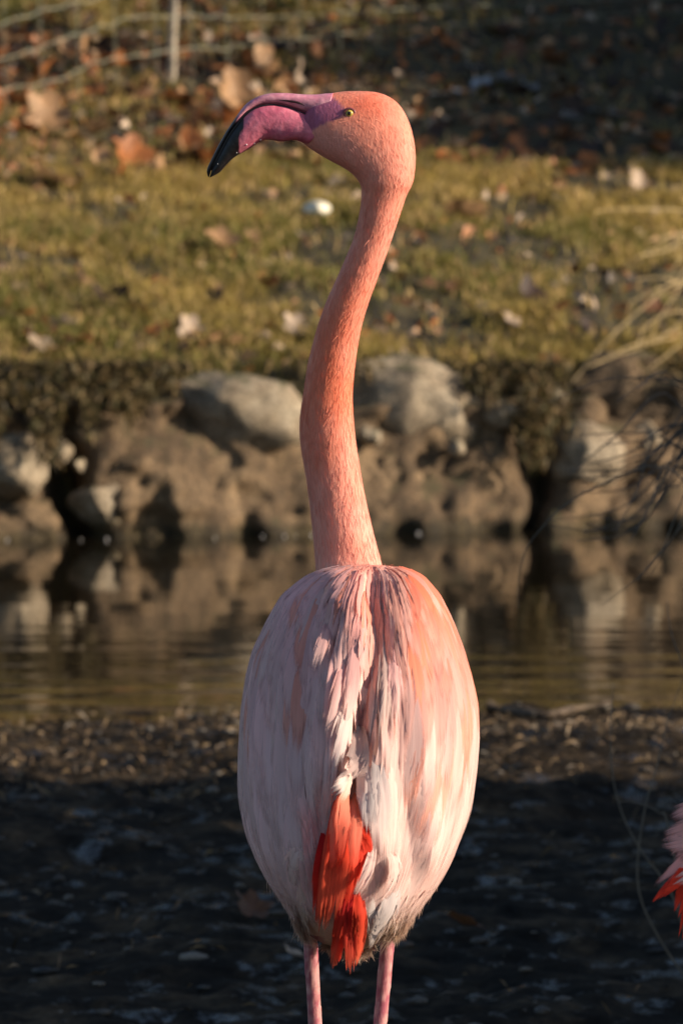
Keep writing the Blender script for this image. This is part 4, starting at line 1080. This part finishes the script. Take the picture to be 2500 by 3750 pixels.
# flame red flight feathers showing between the folded wings
manual('flight_feather', [(1205, 2960), (1180, 3120), (1155, 3340)], 62, DR, RED, 0.018, M_RED)  # deep red root paints in the shade at the left edge
manual('flight_feather', [(1340, 2930), (1335, 3060), (1322, 3210)], 60, RED, RED, 0.012, M_RED)
manual('flight_feather', [(1312, 2900), (1300, 3080), (1262, 3270)], 66, RO, RED, 0.017, M_RED)
manual('flight_feather', [(1285, 2860), (1262, 3080), (1222, 3330)], 66, RO, RT, 0.022, M_RED)
manual('flight_feather', [(1262, 2850), (1228, 3080), (1185, 3372)], 66, RO, RT, 0.027, M_RED)
manual('flight_feather', [(1240, 2870), (1205, 3080), (1166, 3385)], 56, RO, RT, 0.031, M_RED)
manual('flight_feather', [(1280, 2790), (1262, 2900), (1242, 3100)], 70, PO, RO, 0.036, M_RED)
manual('flight_feather', [(1252, 2860), (1238, 2960), (1215, 3120)], 62, PO, RO, 0.039, M_RED)
manual('flight_feather', [(1300, 2850), (1300, 2960), (1292, 3140)], 60, PO, RO, 0.033, M_RED)
# tail
manual('tail_feather', [(1270, 3200), (1250, 3340), (1217, 3505)], 58, DR, RT, 0.022, M_RED)
manual('tail_feather', [(1290, 3200), (1285, 3380), (1280, 3530)], 64, DR, RT, 0.030, M_RED, rag=0.3)
manual('tail_feather', [(1312, 3200), (1318, 3340), (1300, 3490)], 64, RED, RT, 0.026, M_RED)
manual('tail_feather', [(1250, 3240), (1240, 3380), (1240, 3480)], 48, DR, RED, 0.016, M_RED)
# white under feathers beside the red ones
WG = (0.66, 0.59, 0.59); WP = (0.82, 0.62, 0.58)
manual('covert_feather', [(1322, 2700), (1345, 2850), (1362, 2995)], 92, WG, WG, 0.024, rag=0.25)
manual('covert_feather', [(1362, 2720), (1388, 2900), (1392, 3120)], 104, WG, WP, 0.020, rag=0.2)
manual('covert_feather', [(1330, 2760), (1340, 2880), (1340, 3010)], 60, WG, WG, 0.030, rag=0.25)
manual('covert_feather', [(1420, 2700), (1425, 2900), (1415, 3150)], 90, WP, WHITE, 0.014)
manual('covert_feather', [(1290, 2780), (1255, 2810), (1205, 2850)], 62, WHITE, WG, 0.050, rag=0.4)
manual('covert_feather', [(1300, 2770), (1270, 2830), (1240, 2890)], 50, WHITE, PO, 0.046, rag=0.3)
# the curled feather standing off the back, its shading painted in by dark tones
manual('curled_feather', [(1320, 2640, 40), (1316, 2720, 120), (1290, 2770, 170), (1235, 2790, 150)], 90, (0.50, 0.38, 0.36), (0.40, 0.30, 0.29), 0.012, rag=0.3, curl=-0.35)
manual('curled_feather', [(1290, 2520), (1255, 2640, 0), (1210, 2780, 20)] if False else [(1290, 2520), (1258, 2640), (1222, 2790)], 80, WHITE, WG, 0.020, rag=0.35)
manual('covert_feather', [(1205, 2260), (1180, 2350), (1148, 2440)], 56, PINK, WHITE, 0.034, rag=0.3)
manual('covert_feather', [(1270, 2380), (1235, 2520), (1195, 2660)], 60, PINK, WHITE, 0.016, rag=0.35)
manual('covert_feather', [(1300, 2330), (1285, 2500), (1250, 2680)], 64, PINK, WHITE, 0.016, rag=0.3)
manual('covert_feather', [(1405, 2300), (1410, 2500), (1395, 2720)], 60, (0.70, 0.50, 0.46), (0.62, 0.50, 0.47), 0.010, rag=0.4)
manual('covert_feather', [(1440, 2350), (1450, 2520), (1445, 2720)], 62, PINK, (0.70, 0.56, 0.52), 0.012, rag=0.35)
manual('covert_feather', [(1375, 2420), (1368, 2560), (1345, 2740)], 46, (0.66, 0.48, 0.45), (0.55, 0.44, 0.43), 0.008, rag=0.45)
# downy plumes around the vent
manual('vent_plume', [(1400, 3060), (1440, 3090), (1440, 3180), (1380, 3260)], 62, WHITE, WHITE, 0.020, rag=0.3)
manual('vent_plume', [(1440, 3130), (1435, 3250), (1385, 3360), (1350, 3440)], 84, WG, WG, 0.016, rag=0.35)
manual('vent_plume', [(1360, 3180), (1370, 3300), (1365, 3430)], 90, WG, (0.74, 0.70, 0.66), 0.006, rag=0.3)
manual('vent_plume', [(1370, 3030), (1345, 3130), (1290, 3240)], 44, WHITE, WHITE, 0.026, rag=0.25)
manual('vent_plume', [(1120, 3050), (1085, 3120), (1085, 3260)], 100, WHITE, WP, 0.010, rag=0.3)
manual('vent_plume', [(1150, 3100), (1130, 3240), (1130, 3390)], 90, WP, (0.72, 0.62, 0.5), 0.006, rag=0.35)
manual('vent_plume', [(1480, 3150), (1500, 3260), (1510, 3350)], 90, (0.78, 0.66, 0.5), (0.70, 0.54, 0.34), 0.004, rag=0.4)
manual('vent_plume', [(1440, 3270), (1455, 3350), (1450, 3430)], 90, (0.72, 0.58, 0.40), (0.66, 0.5, 0.32), 0.004, rag=0.4)
for nm, me_, m_ in feath: link(nm, me_, m_, flam)

# ---- short hair-like plumage on neck and head, loose down around the vent
def strands(N, mask, length, width, lift, seed, flow, colour_k=1.0):
    g = np.random.default_rng(seed)
    body_me.calc_loop_triangles()
    nt_ = len(body_me.loop_triangles); tri = np.empty(nt_ * 3, np.int32); body_me.loop_triangles.foreach_get('vertices', tri); tri = tri.reshape(-1, 3)
    A_, B_, C_ = co[tri[:, 0]], co[tri[:, 1]], co[tri[:, 2]]
    nr = np.cross(B_ - A_, C_ - A_); ar = np.linalg.norm(nr, axis=1); nr = nr / (ar[:, None] + 1e-12)
    cen = (A_ + B_ + C_) / 3; wgt = ar * mask(cen); wgt = wgt / wgt.sum()
    i = g.choice(nt_, N, p=wgt); r1 = np.sqrt(g.uniform(0, 1, N))[:, None]; r2 = g.uniform(0, 1, N)[:, None]
    P = A_[i] * (1 - r1) + B_[i] * r1 * (1 - r2) + C_[i] * r1 * r2; n = nr[i]
    fl_ = flow(P); fl_ = fl_ + g.normal(0, 0.22, fl_.shape); fl_ -= (fl_ * n).sum(1)[:, None] * n; fl_ /= np.linalg.norm(fl_, axis=1)[:, None] + 1e-9
    L = length(P) * g.uniform(0.6, 1.3, N); lf = lift * g.uniform(0.4, 1.6, N)
    sd = np.cross(fl_, n) * (width / 2)
    mid = P + fl_ * (L * 0.5)[:, None] + n * (L * 0.6 * lf)[:, None]; tip = P + fl_ * L[:, None] + n * (L * lf)[:, None]
    b0 = P + n * 0.0002
    V = np.stack([b0 - sd, b0 + sd, mid + sd * 0.9, mid - sd * 0.9, tip], 1)
    idx = np.arange(N)[:, None] * 5
    c = body_colour(P) * g.uniform(0.95, 1.05, (N, 1)) * colour_k
    global strand_n; strand_n = np.repeat(n + 0.13 * g.normal(size=n.shape), 5, 0); strand_n /= np.linalg.norm(strand_n, axis=1)[:, None]
    return V.reshape(-1, 3), [idx + np.array([[0, 1, 2, 3]]), idx + np.array([[3, 2, 4]])], np.repeat(np.clip(c, 0, 0.9), 5, 0)
# flow: down along the neck's centre line
cl = rings_nh.mean(1)
def neck_flow(P):
    d = ((P[:, None, ::1] - cl[None]) ** 2).sum(-1); i = d.argmin(1)
    tg = np.gradient(cl, axis=0); return -tg[i] / np.linalg.norm(tg[i], axis=1)[:, None]
def neck_mask(P):
    px, py = px_of(P); zx, zy = (px - 700) / 0.574, (py - 280) / 0.574
    fx = np.interp(zy, [100, 160, 215, 265, 310, 400, 430], [880, 960, 1010, 985, 860, 715, 690])
    eye_ = np.hypot(zx - 1010, zy - 238) > 58
    return ((py < 2110) & (zx > fx) & eye_).astype(float)
V, Fc, C = strands(5500, neck_mask, lambda P: np.interp(px_of(P)[1], [330, 500, 800, 1800, 2090], [0.0035, 0.005, 0.008, 0.011, 0.012]), 0.0006, 0.06, 31, neck_flow)
sm = mesh_np('neck_plumage', V, Fc, True, C); sm.normals_split_custom_set_from_vertices([tuple(v) for v in strand_n]); o = link('neck_plumage', sm, M_NECK, flam); tag(o, 'short coral hair like feathers on neck and head', kind='stuff')
def vent_mask(P):
    px, py = px_of(P); return (~((px > 1120) & (px < 1400) & (P[:, 1] < -0.06))) * ((np.abs(px - 1135) > 55) | (py < 3390)) * ((np.abs(px - 1425) > 60) | (py < 3390)) * ((py > 3180) & (py < 3500) & (P[:, 2] > float(LZ(3478)))).astype(float) * (0.25 + sstep(3260, 3400, py))
def vent_flow(P): return np.stack([(P[:, 0]) * 1.5, -0.5 + 0 * P[:, 0], -0.8 + 0 * P[:, 0]], -1)
V, Fc, C = strands(5200, vent_mask, lambda P: 0.020 + 0 * P[:, 0], 0.0018, 0.28, 33, vent_flow)
sm = mesh_np('vent_down', V, Fc, True, C); sm.normals_split_custom_set_from_vertices([tuple(v) for v in strand_n]); o = link('vent_down', sm, M_DOWN, flam); tag(o, 'ragged buff down around the vent and thighs', kind='stuff')

# ------------------------------------------------------------------ second flamingo, only its tail reaches into the frame
def copy_tree(o, parent=None):
    c = o.copy(); col.objects.link(c); c.parent = parent
    for ch in list(o.children): copy_tree(ch, c)
    return c
f2 = copy_tree(flam)
Y2 = 0.48
f2.rotation_euler = (0, 0, R(-84)); f2.location = (0.555, Y2, GZ)
tag(f2, 'second flamingo facing away sideways with only tail and wing tips showing', 'flamingo')
bpy.context.view_layer.update()
inv = f2.matrix_world.inverted()
def tail2(pts, Wpx, c0, c1, name, mat, seed, nrm=(-0.25, -0.9, 0.35), rag=0.25, pointed=0.45):
    P = smooth_path([at(px, py, Y2 + dy) for px, py, dy in pts], 12)
    P = np.array([inv @ Vector(p) for p in P]); n = np.array(inv.to_3x3() @ Vector(nrm).normalized())
    me_ = feather_mesh(P, np.repeat(n[None], 12, 0), Wpx * 1.5 / F * (CAM_D + Y2), c0, c1, seed, 9, 14, 0.06, rag, pointed)
    me_.name = name; link(name, me_, mat, f2)
tail2([(2640, 2930, .03), (2560, 2960, 0), (2452, 3005, -.02)], 75, WHITE, PINK, 'wing_tip_feather', M_FEATHER, 9001, (-0.35, -0.85, 0.4), 0.1, 0.22)
tail2([(2640, 2990, .03), (2550, 3030, 0), (2428, 3070, -.02)], 80, WHITE, PINK, 'wing_tip_feather', M_FEATHER, 9002, (-0.35, -0.85, 0.4), 0.1, 0.22)
tail2([(2640, 3020, .02), (2540, 3070, -.01), (2412, 3097, -.03)], 70, WHITE, PINK, 'wing_tip_feather', M_FEATHER, 9003, (-0.35, -0.85, 0.4), 0.1, 0.22)
tail2([(2620, 3030, .03), (2540, 3090, 0), (2462, 3150, -.02)], 70, WHITE, PINK, 'wing_tip_feather', M_FEATHER, 9004, (-0.35, -0.85, 0.4), 0.1, 0.22)
tail2([(2600, 3060, 0), (2510, 3150, -.02), (2388, 3255, -.04)], 52, PINK, PINK, 'flight_feather', M_FEATHER, 9005)
tail2([(2600, 3070, 0), (2500, 3190, -.025), (2383, 3312, -.05)], 52, DR, RO, 'flight_feather', M_RED, 9006, rag=0.5, pointed=0.6)
tail2([(2610, 3090, 0), (2520, 3190, -.03), (2425, 3270, -.05)], 55, RED, RO, 'flight_feather', M_RED, 9007, rag=0.4)
tail2([(2620, 3110, 0), (2540, 3190, -.03), (2450, 3245, -.055)], 50, WHITE, WHITE, 'covert_feather', M_FEATHER, 9008)
tail2([(2560, 3150, 0), (2515, 3270, -.02), (2475, 3375, -.03)], 60, RED, RO, 'tail_feather', M_RED, 9009, rag=0.4)
tail2([(2560, 3180, 0), (2520, 3330, -.02), (2493, 3460, -.03)], 50, RED, RO, 'tail_feather', M_RED, 9010, rag=0.4)
